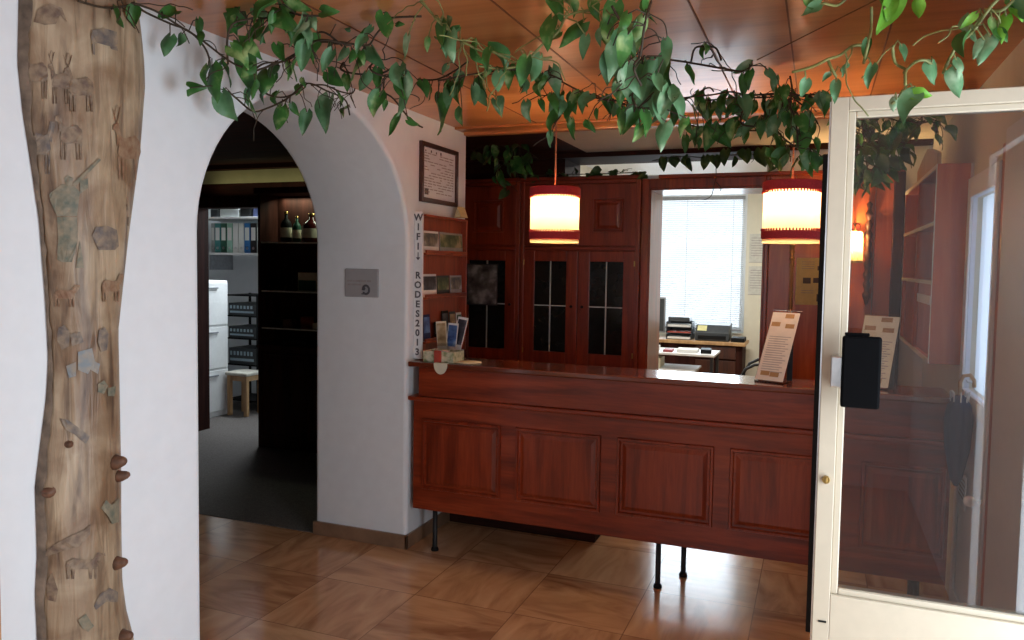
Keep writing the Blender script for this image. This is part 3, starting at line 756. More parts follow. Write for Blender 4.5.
# things on the counter
tray = thing('card_tray', 'low cream patterned tray of cards at the left end of the counter', 'tray', (.20, .09, 1.0585))
y0, y1, x0, x1 = .0, .14, .09, .275
mb = MB(); mb.box((x0, y0, 1.0588), (x1, y1, 1.063))
for a in (((x0, y0, 1.063), (x1, y0 + .006, 1.118)), ((x0, y1 - .006, 1.063), (x1, y1, 1.118)), ((x0, y0 + .006, 1.063), (x0 + .006, y1 - .006, 1.118)), ((x1 - .006, y0 + .006, 1.063), (x1, y1 - .006, 1.118))): mb.box(*a)
mb.build('box', pic('cream_patterned_card', (.25, .30, .14), (.55, .52, .36), (.68, .63, .46), 40), tray, bevel=.002)
rc = tag(box((.165, -.012, 1.0585), (.205, -.002, 1.125)).build('red_card', plain('red_card', (.42, .06, .04), .5)), 'small red card propped in front of the cream tray', 'card')
wcard = tag(MB().box((-.035, -.022, 0), (.035, .022, .012), Matrix.Translation((.185, .06, 1.106)) @ Matrix.Rotation(.3, 4, 'Z')).build('business_card_stack', M['paper'], bevel=.001), 'small stack of white cards lying across the cream tray', 'cards')
hold = thing('leaflet_holder', 'small clear holder with leaflets standing behind the cream tray', 'holder', (.175, .19, 1.0585))
mb = MB(); mb.box((.10, .152, 1.059), (.25, .156, 1.15)); mb.box((.10, .246, 1.059), (.25, .25, 1.19)); mb.box((.10, .156, 1.059), (.25, .246, 1.063)); mb.build('box', M['clear'], hold, bevel=.001)
for k, (dx, h_, m1, m2, lb) in enumerate(((-.025, .20, M['cream_paper'], PE, 'tan leaflet with orange top in the clear holder'), (.012, .19, M['paper'], PD, 'pale blue leaflet in the clear holder'), (.03, .23, M['paper'], PC, 'dark leaflet with a white rim sticking up from the clear holder'))):
    r_ = thing('leaflet', lb, 'leaflet', (.155 + dx, .166 + k * .016, 1.072), 'leaflets in the clear holder')
    rot = Matrix.Rotation(-.05 - .10 * k, 4, 'X') @ Matrix.Rotation((-.10, .03, .13)[k], 4, 'Y')
    MB().box((-.032, -.0015, 0), (.032, .0015, h_), rot).build('cover', m1, r_, local=True)
    MB().box((-.027, -.0026, h_ * .3), (.027, -.0016, h_ * .94), rot).build('cover_picture', m2, r_, local=True)
plate_ = tag(MB().lathe([(.03, 0), (.075, .0025), (.0745, .004), (.03, .002)], (.33, .075, 1.0583), seg=28).build('paper_doily', M['cream_paper'], smooth=True), 'flat cream paper doily lying on the counter right of the tray', 'doily')
md = MB()
pts = [(.215 + .040 * math.cos(PI + PI * k / 20), -.0345, 1.052 + .052 * math.sin(PI + PI * k / 20)) for k in range(21)]
md.prism(pts, (0, .003, 0)); md.box((.175, -.0345, 1.052), (.255, -.0315, 1.0605)); md.box((.175, -.0315, 1.0583), (.255, -.014, 1.0605))
tag(md.build('round_paper_mat', M['cream_paper']), 'round cream paper mat hanging over the counter edge below the red card', 'paper mat')

# leaning menu stands
def menu(label, bl, width, face, lean, height, mats, cat='menu stand'):
    """clear leaning stand: bl = bottom centre, face = heading of its front in plan, lean = backward slope"""
    r = thing('menu_stand', label, cat, bl)
    rz = Matrix.Rotation(face, 4, 'Z'); tilt = rz @ Matrix.Rotation(-lean, 4, 'X')
    L_ = height / math.cos(lean)
    MB().box((-width / 2, 0, .004), (width / 2, .003, L_), tilt).build('clear_board', M['clear'], r, local=True)
    sh = MB().box((-width / 2 + .004, -.0018, .010), (width / 2 - .006, -.0004, L_ - .012), tilt).build('menu_sheet', mats[0], r, local=True)
    mb = MB()
    for k in range(16):
        z = L_ * (.62 - k * .032); mb.box((-width / 2 + .018, -.0026, z), (width / 2 - .02 - (k * 37 % 5) * .006, -.0019, z + L_ * .011), tilt)
    mb.build('text_line', mats[1], sh, local=True)
    for px_, pz in ((-.27, .80), (.22, .78), (-.20, .12), (.12, .11), (.14, .92)): MB().box((px_ * width - width * .15, -.0027, pz * L_ - L_ * .030), (px_ * width + width * .15, -.0019, pz * L_ + L_ * .030), tilt).build('printed_picture', mats[2], sh, local=True)
    MB().box((-width / 2, 0, 0), (width / 2, height * math.tan(lean) * .62, .003), rz).build('base_sheet', M['clear'], r, local=True)
    tl = height * .55
    MB().box((-width / 2 + .01, tl * math.tan(lean) - .0015 + .004, .0035), (-width / 2 + .03, tl * math.tan(lean) + .0035, tl), rz).build('strut', M['clear'], r, local=True)
    MB().box((width / 2 - .03, tl * math.tan(lean) - .0015 + .004, .0035), (width / 2 - .004, tl * math.tan(lean) + .0035, tl), rz).build('strut', M['grey_dark'], r, local=True)
    return r
menu('leaning clear stand with pinkish printed menu on the counter left of the glass door', (1.897, .075, 1.0586), .145, -.36, .52, .335, (M['pink_paper'], M['ink_soft'], M['ink_brown']))
menu('leaning stand with cream price sheet on the counter, seen through the door glass', (2.335, .105, 1.0586), .165, -.36, .42, .335, (M['cream_paper'], M['ink_soft'], M['ink_brown']))

# ================================================================== LAMPS
def make_lamp(loc, label, group):
    r = thing('pendant_lamp', label, 'pendant lamp', loc, group)
    R_, Hh = .126, .285
    mb = MB(); prof = [(R_, .035), (R_, Hh - .03)]; mb.lathe(prof, seg=48, close=False); mb.build('lamp_shade', M['shade'], r, smooth=True, local=True)
    for nm, z0, z1, fl in (('top_trim', Hh - .045, Hh, -1), ('bottom_trim', .018, .056, 1)):
        mb = MB(); mb.lathe([(R_ + .0015, z0), (R_ + .006, z0 + .004), (R_ + .006, z1 - .004), (R_ + .0015, z1), (R_ - .003, z1), (R_ - .003, z0), (R_ + .0015, z0)], seg=48, close=False)
        for k in range(56):
            a = 2 * PI * k / 56; z = (z0 - .004) if fl < 0 else (z1 + .004)
            mb.ball(((R_ + .004) * math.cos(a), (R_ + .004) * math.sin(a), z), .0042, .0042, .0075, seg=6, rings=4)
        mb.build(nm, M['red_band'], r, local=True)
    mb = MB(); mb.lathe([(R_ - .002, .0), (R_ + .0005, .002), (R_ + .0005, .017), (R_ - .002, .017)], seg=48, close=False); mb.build('lower_rim', M['shade'], r, smooth=True, local=True)
    mb = MB()
    for k in range(3):
        a = 2 * PI * k / 3; mb.tube([(.0, .0, Hh - .012), (R_ * math.cos(a), R_ * math.sin(a), Hh - .012)], .002, seg=6)
    mb.lathe([(.018, Hh - .07), (.02, Hh - .06), (.02, Hh - .01), (.008, Hh + .01)], seg=16); mb.build('lamp_holder', M['brass'], r, local=True)
    mb = MB(); mb.tube([(0, 0, Hh), (0.001, 0, Hh + .05), (0, 0, H - loc[2])], .0042, seg=8); mb.build('cord', M['cord'], r, local=True)
    mb = MB(); mb.ball((0, 0, .145), .03, .03, .04); b = mb.build('bulb', emis('warm_bulb', (1, .78, .45), 12), r, smooth=True, local=True)
    return r
LZ = 1.715
L1 = (.815, .07, LZ); L2 = (1.972, .07, LZ + .003)
l1 = make_lamp(L1, 'lit cream drum pendant lamp with red braid, hanging before the cabinet', 'pendant lamps over the counter')
l2 = copy_thing(l1, L2, 'lit cream drum pendant lamp with red braid, hanging beside the glass door')
LAMP_W = 17
for k, L_ in enumerate((L1, L2)):
    ld = bpy.data.lights.new('lamp_light', 'POINT'); ld.energy = LAMP_W; ld.color = (1, .78, .50); ld.shadow_soft_size = .045
    lo = bpy.data.objects.new('lamp_light', ld); COL.objects.link(lo); lo.location = (L_[0], L_[1], L_[2] + .21)

# wall sconce
sc_ = thing('wall_sconce', 'small lit pleated wall lamp on the wood panelling behind the counter', 'wall lamp', (2.30, YB - .024, 1.70))
MB().box((2.275, YB - .034, 1.66), (2.345, YB - .0225, 1.90)).build('back_plate', M['mahog_z'], sc_, bevel=.008)
mb = MB(); mb.tube([(2.31, YB - .034, 1.86), (2.31, YB - .07, 1.90), (2.31, YB - .115, 1.895), (2.31, YB - .12, 1.85)], .006, seg=8); mb.build('arm', M['brass'], sc_, smooth=True)
mb = MB(); n = 40
prof = []
vs = []
for z, r_ in ((1.655, .052), (1.845, .044)):
    for k in range(n): rr = r_ * (1 + (.03 if k % 2 else -.03)); vs.append((2.31 + rr * math.cos(2 * PI * k / n), YB - .12 + rr * math.sin(2 * PI * k / n), z))
mb.add(vs, [(k, (k + 1) % n, n + (k + 1) % n, n + k) for k in range(n)]); mb.build('lamp_shade', M['shade'], sc_)
MB().lathe([(.054, 1.645), (.056, 1.65), (.054, 1.657)], (2.31, YB - .12, 0), seg=30, close=False).build('shade_rim', M['brass'], sc_)
MB().ball((2.31, YB - .12, 1.74), .018, .018, .028).build('bulb', emis('sconce_bulb', (1, .70, .34), 8), sc_, smooth=True)
ld = bpy.data.lights.new('sconce_light', 'POINT'); ld.energy = 22; ld.color = (1, .62, .28); ld.shadow_soft_size = .02
lo = bpy.data.objects.new('sconce_light', ld); COL.objects.link(lo); lo.location = (2.31, YB - .12, 1.80)
# carved ornament beside it
mb = MB(); pr = [(.0, 1.36), (.012, 1.38)]
for i in range(9): z = 1.40 + i * .066; pr += [(.014, z), (.024 - .004 * (i % 2), z + .022), (.026, z + .04), (.013, z + .06)]
pr += [(.010, 2.0), (.02, 2.03), (.0, 2.05)]
mb.lathe(pr, (2.395, YB - .0465, 0), seg=12)
tag(mb.build('carved_ornament', wood('carved_dark_wood', (.03, .009, .004), (.06, .017, .007), (.09, .03, .012), 'z', rough=.4), smooth=True), 'tall dark turned wooden ornament on the panelling right of the wall lamp', 'ornament')
# yellowed notice on the panelling
nt_ = thing('notice', 'yellowed notice with small pictures on the panelling beside the hanging lamp', 'notice', (2.05, YB - .023, 1.5))
box((1.955, YB - .026, 1.355), (2.13, YB - .0225, 1.675)).build('sheet', M['yellow_paper'], nt_)
for x0, x1, z0, z1 in ((2.0, 2.05, 1.50, 1.54), (2.065, 2.10, 1.505, 1.54), (2.09, 2.125, 1.59, 1.62), (2.09, 2.125, 1.38, 1.43)): box((x0, YB - .0272, z0), (x1, YB - .0258, z1)).build('printed_picture', M['ink'], nt_)
mb = MB()
for z in (1.645, 1.63, 1.615, 1.60, 1.45, 1.435): mb.box((1.99, YB - .0272, z), (2.07, YB - .0258, z + .004))
mb.build('text_line', M['ink_soft'], nt_)

# ================================================================== CABINETS ON THE BACK WALL
CF_Y = YB - .015      # plane of the carcass front; the cabinets are recessed in the panelled wall
def cab_door(parent, x0, x1, z0, z1, glazed, knob_side, muntin=True):
    y = YB - .058
    if glazed:
        wf = .088
        mb = MB()
        for a in (((x0, y, z0), (x0 + wf, y + .022, z1)), ((x1 - wf, y, z0), (x1, y + .022, z1)), ((x0 + wf, y, z0), (x1 - wf, y + .022, z0 + wf)), ((x0 + wf, y, z1 - wf * .9), (x1 - wf, y + .022, z1))): mb.box(*a)
        d = mb.build('glazed_door', M['cab_z'], parent, bevel=.004)
        box((x0 + wf, y + .012, z0 + wf), (x1 - wf, y + .016, z1 - wf * .9)).build('glass_pane', M['cab_glass'], d)
        xm = (x0 + x1) / 2; zm = z0 + wf + (z1 - z0 - 1.9 * wf) * .51
        mb = MB(); mb.box((xm - .005, y + .008, z0 + wf), (xm + .005, y + .0118, z1 - wf * .9)); mb.box((x0 + wf, y + .009, zm - .004), (x1 - wf, y + .0117, zm + .004)); mb.build('lead_bar', M['lead'], d)
    else:
        d = box((x0, y, z0), (x1, y + .022, z1)).build('panel_door', M['cab_z'], parent, bevel=.003)
        mb = MB(); w = x1 - x0; raised_panel(mb, x0 + w * .25, x1 - w * .22, z0 + .10, z1 - .11, y - .0002, m=.05, h=.012); mb.build('raised_field', M['cab_z'], d)
    if knob_side:
        xk = x1 - .04 if knob_side > 0 else x0 + .04
        mb = MB(); mb.tube([(xk, y, (z0 + z1) / 2 + .01), (xk, y - .012, (z0 + z1) / 2 + .01), (xk, y - .022, (z0 + z1) / 2 + .01)], [.007, .009, .011], seg=12); mb.build('knob', M['black'], d, smooth=True)
    for zz_ in (z0 + .09, z1 - .09):
        xh = x0 + .002 if knob_side > 0 else x1 - .002
        if knob_side: box((xh - .008, y - .004, zz_ - .02), (xh + .004, y - .0002, zz_ + .02)).build('hinge', M['brass'], d, bevel=.001)
    return d
def cabinet(x0, x1, ncol, label):
    r = thing('wall_cabinet', label, 'cabinet', ((x0 + x1) / 2, YB, 0), 'dark wood cabinets behind the counter')
    fr = MB()
    fr.box((x0, YB - .035, 0), (x1, YB - .0002, 2.236)); fr.build('carcass', M['cab_z'], r, bevel=.003)
    for za, zb in ((1.715, 1.742), (2.208, 2.236), (.80, .845)): box((x0 + .031, YB - .062, za), (x1 - .031, YB - .0352, zb)).build('rail', M['cab_x'], r, bevel=.004)
    w = (x1 - x0 - .03 * 2 - .006 * (ncol - 1)) / ncol
    for xa in (x0, x1 - .03): box((xa, YB - .063, 0), (xa + .03, YB - .0352, 2.235)).build('stile', M['cab_z'], r, bevel=.004)
    for k in range(ncol):
        a = x0 + .03 + k * (w + .006)
        cab_door(r, a, a + w, .85, 1.708, True, 1 if k == 0 else -1)
        cab_door(r, a, a + w, 1.748, 2.204, False, 0)
        cab_door(r, a, a + w, .06, .79, False, 0)
    MB().box((x0 - .001, YB - .085, 2.2365), (x1 - .001, YB, 2.262)).build('cornice', M['cab_x'], r, bevel=.006)
    return r
cabinet(-.052, .878, 2, 'two-column dark wood cabinet with leaded glass doors behind the first lamp')
cabinet(-.605, -.058, 1, 'shadowy single-door dark wood cabinet in the corner with a photo poster on its glass')
# photo poster on the dark glass door
pp = thing('photo_poster', 'small dark mountain photo poster stuck on the glass of the corner cabinet door', 'poster', (-.33, YB - .06, 1.4))
x0, x1 = -.50, -.235
box((x0, YB - .066, 1.275), (x1, YB - .0632, 1.60)).build('sheet', M['grey_dark'], pp)
box((x0 + .008, YB - .0672, 1.285), (x1 - .008, YB - .0661, 1.59)).build('photo', pic('mountain_photo', (.02, .025, .025), (.16, .16, .16), (.5, .5, .5), 9), pp)
# cornice moulding board on top, left part, with hanging house plant
# ================================================================== GLASS DOOR LEAF
LY0, LY1 = -1.60, -1.55
dl = thing('glass_door_leaf', 'open cream metal framed glass door with black pull handle on the right', 'door', (2.45, -1.575, 0))
DLX0, DLX1, DLZ0, DLZ1 = 2.117, 2.83, .015, 2.040
GX0, GX1, GZ0, GZ1 = 2.177, 2.768, .757, 1.988
def rail(name, a, b): return box(a, b).build(name, M['alu'], dl, bevel=.002)
rail('stile', (DLX0, LY0, DLZ0), (GX0 - .018, LY1, DLZ1)); rail('stile', (GX1 + .018, LY0, DLZ0), (DLX1, LY1, DLZ1))
rail('top_rail', (GX0 - .018, LY0, GZ1 + .016), (GX1 + .018, LY1, DLZ1)); rail('bottom_rail', (GX0 - .018, LY0, DLZ0), (GX1 + .018, LY1, GZ0 - .016))
mb = MB()
for a in (((GX0 - .018, LY0 + .010, GZ0 - .016), (GX0, LY1 - .004, GZ1 + .016)), ((GX1, LY0 + .010, GZ0 - .016), (GX1 + .018, LY1 - .004, GZ1 + .016)), ((GX0, LY0 + .010, GZ0 - .016), (GX1, LY1 - .004, GZ0)), ((GX0, LY0 + .010, GZ1), (GX1, LY1 - .004, GZ1 + .016))): mb.box(*a)
mb.build('glazing_bead', M['alu'], dl, bevel=.003)
box((GX0, -1.578, GZ0), (GX1, -1.572, GZ1)).build('glass_pane', M['glass'], dl)
mb = MB(); mb.box((2.1015, LY1 - .028, .62), (DLX0 - .0002, LY1 - .006, 1.90)); mb.build('rubber_seal', M['black'], dl, bevel=.002)
M['handle_black'] = plain('matt_black_handle', (.0025, .0025, .003), .75, spec=.05)
hd = box((2.163, LY0 - .075, 1.254), (2.253, LY0 - .050, 1.434)).build('pull_handle', M['handle_black'], dl, bevel=.006)
mb = MB(); mb.box((2.139, LY0 - .040, 1.298), (2.168, LY0 - .0002, 1.378)); mb.build('handle_bracket', M['steel'], hd, bevel=.003)
box((2.176, LY0 - .0498, 1.33), (2.20, LY0 - .0205, 1.37)).build('bracket_arm', M['steel'], hd, bevel=.002)
mb = MB(); mb.box((2.168, LY0 - .066, 1.4345), (2.225, LY0 - .052, 1.442)); mb.build('handle_cap', M['handle_black'], hd, bevel=.002)
mb = MB(); mb.tube([(2.138, LY0 - .0005, 1.049), (2.138, LY0 - .012, 1.049)], .010, seg=16); mb.box((2.135, LY0 - .0135, 1.042), (2.141, LY0 - .0118, 1.056)); mb.build('lock_cylinder', M['brass'], dl, bevel=.001)
box((2.132, LY0 - .0022, .664), (2.152, LY0 - .0002, .669)).build('latch_slot', M['black'], dl)
box((2.1135, LY0 + .002, .02), (2.1168, LY1 - .03, 2.03)).build('edge_strip', M['steel'], dl)

# ================================================================== RIGHT WALL SHELF
sh = thing('pigeonhole_shelf', 'open wooden shelf unit with pale edges on the right wall, seen through the door glass', 'shelf', (XR - .08, 1.1, 1.2))
SY0, SY1, SZ0, SZ1 = .36, 1.80, 1.16, 2.10
SX = 2.60
box((XR - .012, SY0, SZ0), (XR - .0005, SY1, SZ1)).build('back_panel', M['cream_panel'], sh)
for y in (SY0, 1.08, SY1 - .02): box((SX, y, SZ0), (XR - .012, y + .02, SZ1)).build('side_panel', M['panel_z'], sh, bevel=.002)
for z in (SZ0, 1.535, 1.815, SZ1 - .02):
    s_ = box((SX + .004, SY0 + .02, z), (XR - .012, SY1 - .02, z + .018)).build('shelf', M['panel_z'], sh)
    box((SX - .004, SY0 + .001, z), (SX + .0038, SY1 - .001, z + .018)).build('edge_strip', M['cream'], s_)
box((SX + .02, SY0 + .02, SZ0 + .018), (SX + .03, SY1 - .02, 1.535)).build('lower_panel', M['panel_z'], sh)
box((SX - .004, SY0 - .001, SZ0), (SX - .0005, SY0 + .008, SZ1)).build('edge_strip', M['cream'], sh)
mb = MB(); mb.prism([(SX, .40, SZ1 + .0005), (SX, 1.2, SZ1 + .0005), (SX, 1.2, SZ1 + .06), (SX, 1.0, SZ1 + .10), (SX, .8, SZ1 + .13), (SX, .6, SZ1 + .10), (SX, .40, SZ1 + .06)], (.02, 0, 0)); mb.build('carved_top', M['pale_wood'], sh, bevel=.004)
box((SX + .014, .55, 1.43), (SX + .0195, 1.15, 1.475)).build('name_tag', M['paper'], sh)
# umbrella hung from the side door, notice below it
um = thing('umbrella', 'rolled navy umbrella with silver tips hanging by the side door, seen through the glass', 'umbrella', (XR - .07, -.10, .72))
mb = MB(); pr = [(.006, .70), (.02, .73), (.042, .86), (.048, .98), (.040, 1.04), (.022, 1.075), (.010, 1.085)]
vs = []; n = 24
for r_, z in pr:
    for k in range(n): rr = r_ * (1 + (.16 if k % 3 == 0 else -.08)); vs.append((XR - .085 + rr * math.cos(2 * PI * k / n), -.10 + rr * math.sin(2 * PI * k / n), z))
mb.add(vs, [(i * n + k, i * n + (k + 1) % n, (i + 1) * n + (k + 1) % n, (i + 1) * n + k) for i in range(len(pr) - 1) for k in range(n)]); mb.build('canopy', M['navy'], um, smooth=True)
mb = MB()
for k in range(8):
    a = 2 * PI * k / 8; mb.tube([(XR - .085 + .030 * math.cos(a), -.10 + .030 * math.sin(a), 1.02), (XR - .085 + .036 * math.cos(a), -.10 + .036 * math.sin(a), 1.10)], .003, seg=6)
mb.build('rib_tip', M['steel'], um)
mb = MB(); mb.tube([(XR - .085, -.10, 1.07), (XR - .085, -.10, 1.14), (XR - .075, -.10, 1.165), (XR - .05, -.10, 1.17), (XR - .036, -.10, 1.15), (XR - .034, -.10, 1.12)], .008, seg=8); mb.build('handle', M['pale_wood'], um, smooth=True)
tag(mb.__class__().tube([(XR - .030, -.10, 1.142), (XR - .030 - .03, -.10, 1.142), (XR - .062, -.10, 1.15)], .005, seg=8).build('coat_hook', M['steel'], smooth=True), 'small steel hook on the side door holding the navy umbrella', 'hook')
ns = thing('wall_notice', 'pale blue white notice sheet on the side door below counter height', 'notice', (XR - .033, .10, .60))
box((XR - .0345, -.02, .575), (XR - .0307, .20, .72)).build('sheet', plain('bluish_paper', (.62, .68, .78), .7), ns)
mb = MB()
for k in range(5): mb.box((XR - .0355, .0, .69 - k * .02), (XR - .0343, .15 - .02 * (k % 2), .697 - k * .02))
mb.build('text_line', M['ink_soft'], ns)
mb = MB(); mb.tube([(XR - .0185, -.325, .70), (XR - .055, -.325, .70)], .008, seg=10); mb.ball((XR - .07, -.325, .70), .022, .022, .022)
tag(mb.build('door_knob', M['white'], smooth=True), 'round white knob on the pale side door', 'door knob')

# ================================================================== OFFICE
bl = thing('window_blind', 'white venetian blind in front of the bright office window', 'blind', (.67, OY - .03, OZ1))
BX0, BX1 = OX0 + .03, OX1 - .02
box((BX0, OY - .065, 2.36), (BX1, OY - .02, 2.40)).build('head_rail', M['grey'], bl, bevel=.004)
mb = MB(); z = 2.345
while z > OZ0 + .06:
    rot = Matrix.Translation((0, OY - .042, z)) @ Matrix.Rotation(.30, 4, 'X'); mb.box((BX0, -.0125, -.0006), (BX1, .0125, .0006), rot); z -= .0235
sl = mb.build('slats', M['blind'], bl)
box((BX0, OY - .055, OZ0 + .03), (BX1, OY - .03, OZ0 + .05)).build('bottom_rail', M['grey'], bl, bevel=.003)
mb = MB()
for x in (BX0 + .18, (BX0 + BX1) / 2, BX1 - .12): mb.tube([(x, OY - .06, 2.36), (x, OY - .06, OZ0 + .05)], .0015, seg=5)
mb.build('ladder_cord', M['grey'], bl)
M['deskwood'] = wood('brown_desk_wood', (.03, .010, .006), (.06, .018, .009), (.10, .03, .014), axis='z', rough=.4)
dk = thing('office_desk', 'wooden office cupboard desk below the bright office window', 'desk', (.6, 5.0, 0))
DZ_ = .80
box((-.15, 4.76, DZ_ - .035), (1.40, OY - .09, DZ_)).build('desk_top', M['pale_wood'], dk, bevel=.005)
box((-.13, 4.80, 0), (1.37, OY - .10, DZ_ - .0355)).build('carcass', M['dark_z'], dk, bevel=.003)
for x0, x1 in ((.88, 1.08), (1.10, 1.30)):
    mb = MB(); mb.box((x0, 4.782, .06), (x1, 4.7998, .60)); d = mb.build('cupboard_door', M['deskwood'], dk, bevel=.003)
    mb = MB(); mb.ball((x1 - .02 if x0 < 1 else x0 + .02, 4.772, .40), .01, .01, .01); mb.build('knob', M['brass'], d)
dd = box((.88, 4.782, .62), (1.30, 4.7998, .75)).build('drawer', M['deskwood'], dk, bevel=.003)
MB().ball((1.09, 4.772, .69), .01, .01, .01).build('knob', M['brass'], dd)
# letter trays
lt = thing('letter_trays', 'stacked dark letter trays full of papers on the office desk', 'letter trays', (.66, 4.95, DZ_))
for k in range(3):
    z = DZ_ + .001 + k * .066; mb = MB(); x0, x1, y0, y1 = .54, .82, 4.86, 5.12
    mb.box((x0, y0, z), (x1, y1, z + .005)); mb.box((x0, y0, z + .005), (x0 + .006, y1, z + .06)); mb.box((x1 - .006, y0, z + .005), (x1, y1, z + .06)); mb.box((x0, y1 - .006, z + .005), (x1, y1, z + .06)); mb.build('tray', M['grey_dark'], lt, bevel=.002)
    box((x0 + .015, y0 + .004 * k, z + .006), (x1 - .015, y1 - .02, z + .02 + .008 * (k != 1))).build('paper_stack', (M['paper'], M['red_card'] if 'red_card' in M else plain('red_folder', (.4, .07, .05), .5), M['paper'])[k], lt)
tag(box((.555, 4.89, DZ_ + .195), (.79, 5.1, DZ_ + .245)).build('document_case', M['grey_dark'], bevel=.008), 'dark grey document case on top of the letter trays', 'case')
pr_ = thing('printer', 'black flat printer with a yellow sticky note on the office desk', 'printer', (1.02, 4.97, DZ_))
mb = MB(); mb.prism([(.86, 4.84, DZ_ + .0008), (.86, 5.14, DZ_ + .0008), (.86, 5.14, DZ_ + .19), (.86, 4.93, DZ_ + .17), (.86, 4.84, DZ_ + .09)], (.36, 0, 0)); mb.build('housing', M['grey_dark'], pr_, bevel=.008)
box((.89, 4.832, DZ_ + .02), (1.19, 4.8395, DZ_ + .06)).build('paper_slot', M['black'], pr_, bevel=.002)
rot = Matrix.Translation((.93, 4.885, DZ_ + .1342)) @ Matrix.Rotation(math.atan2(.08, .09), 4, 'X')
MB().box((-.05, -.04, .002), (.05, .04, .0035), rot).build('sticky_note', plain('yellow_note', (.75, .70, .35), .7), pr_)
tag(box((1.24, 4.85, DZ_ + .0008), (1.38, 5.1, DZ_ + .045)).build('flat_case', M['black'], bevel=.006), 'flat black case at the right end of the office desk', 'case')
mo = thing('monitor', 'grey computer monitor seen edgewise left of the letter trays', 'monitor', (.40, 4.95, DZ_))
box((.20, 4.93, DZ_ + .06), (.515, 4.955, DZ_ + .46)).build('screen_housing', M['grey'], mo, bevel=.006)
box((.215, 4.924, DZ_ + .08), (.50, 4.9298, DZ_ + .44)).build('screen', M['grey_dark'], mo)
mb = MB(); mb.box((.33, 4.9555, DZ_ + .02), (.37, 4.975, DZ_ + .20)); mb.box((.27, 4.90, DZ_ + .001), (.44, 5.03, DZ_ + .02)); mb.build('stand', M['grey'], mo, bevel=.004)
# printer trolley nearer the doorway
tb = thing('side_table', 'small dark table with a white top and lower shelf in the office', 'table', (.9, 3.9, 0))
TX0, TX1, TY0, TY1, TZ = .42, 1.20, 3.78, 4.25, .765
box((TX0, TY0, TZ - .022), (TX1, TY1, TZ)).build('table_top', M['white'], tb, bevel=.003)
box((TX0 + .02, TY0, .585), (TX1 - .18, TY1 - .02, .605)).build('shelf', M['white'], tb, bevel=.003)
box((TX0 + .02, TY0 + .03, .12), (TX1 - .20, TY1 - .03, .5845)).build('box_base', plain('tan_panel', (.30, .24, .17), .6), tb, bevel=.003)
for x in (TX0 + .01, TX1 - .04):
    for y in (TY0 + .005, TY1 - .035): box((x, y, 0), (x + .03, y + .03, TZ - .0225)).build('leg', M['black_matt'], tb, bevel=.003)
tag(box((.50, 3.82, .6055), (.68, 4.05, .70)).build('paper_box', M['cream_paper'], bevel=.003), 'cream box standing on the lower shelf of the office side table', 'box')
random.seed(5)
for k, (x, y, w, d_, h_, mm, lb, nm) in enumerate(((.50, 3.85, .14, .2, .045, M['paper'], 'thick white paper stack at the left of the side table', 'paper_stack'), (.70, 3.84, .09, .16, .02, plain('dark_red_booklet', (.3, .04, .04), .5), 'dark red booklet on the side table', 'booklet'), (.83, 3.86, .20, .21, .03, M['paper'], 'loose white papers in the middle of the side table', 'paper_stack'), (1.06, 3.86, .10, .2, .04, M['black'], 'black folder at the right of the side table', 'folder'))):
    tag(MB().box((-w / 2, 0, 0), (w / 2, d_, h_), Matrix.Translation((x + w / 2, y, TZ + .0006)) @ Matrix.Rotation(random.uniform(-.12, .12), 4, 'Z')).build(nm, mm, bevel=.002), lb, 'papers' if 'paper' in nm else nm)
# office chair
oc = thing('office_chair', 'black bent tube chair by the office doorway, its curved arm showing', 'chair', (1.72, 3.75, 0))
mb = MB(); mb.tube([(1.44, 3.62, .02), (1.44, 3.62, .40), (1.45, 3.62, .58), (1.50, 3.62, .67), (1.58, 3.62, .715), (1.70, 3.62, .73), (1.95, 3.62, .73)], .014, seg=10); mb.build('arm_frame', M['black_matt'], oc, smooth=True)
mb = MB(); mb.tube([(1.44, 4.08, .02), (1.44, 4.08, .40), (1.45, 4.08, .58), (1.50, 4.08, .67), (1.58, 4.08, .715), (1.70, 4.08, .73), (1.95, 4.08, .73)], .014, seg=10); mb.build('arm_frame', M['black_matt'], oc, smooth=True)
for y in (3.62, 4.08): MB().tube([(1.93, y, .02), (1.95, y, .73), (2.02, y, 1.0)], .014, seg=10).build('back_leg', M['black_matt'], oc, smooth=True)
box((1.46, 3.63, .42), (1.93, 4.07, .47)).build('seat', M['black'], oc, bevel=.015)
MB().prism([(1.955, 3.64, .60), (1.985, 3.64, .60), (2.04, 3.64, .98), (2.01, 3.64, .98)], (0, .42, 0)).build('backrest', M['black'], oc, bevel=.01)
for k, (z0, z1, lb) in enumerate(((1.66, 1.98, 'upper printed sheet pinned on the cream office wall right of the blind'), (1.30, 1.62, 'lower printed sheet pinned on the cream office wall right of the blind'))):
    r = thing('pinned_sheet', lb, 'notice', (1.46, OY - .003, z0))
    box((1.365, OY - .004, z0), (1.60, OY - .0001, z1)).build('sheet', plain('grey_white_sheet', (.56, .55, .50), .8), r)
    mb = MB()
    for q in range(8): mb.box((1.385, OY - .0052, z1 - .05 - q * .028), (1.56 - .03 * (q % 3), OY - .0038, z1 - .042 - q * .028))
    mb.box((1.365, OY - .0052, z0), (1.60, OY - .0038, z0 + .006)); mb.build('text_line', M['ink_soft'], r)

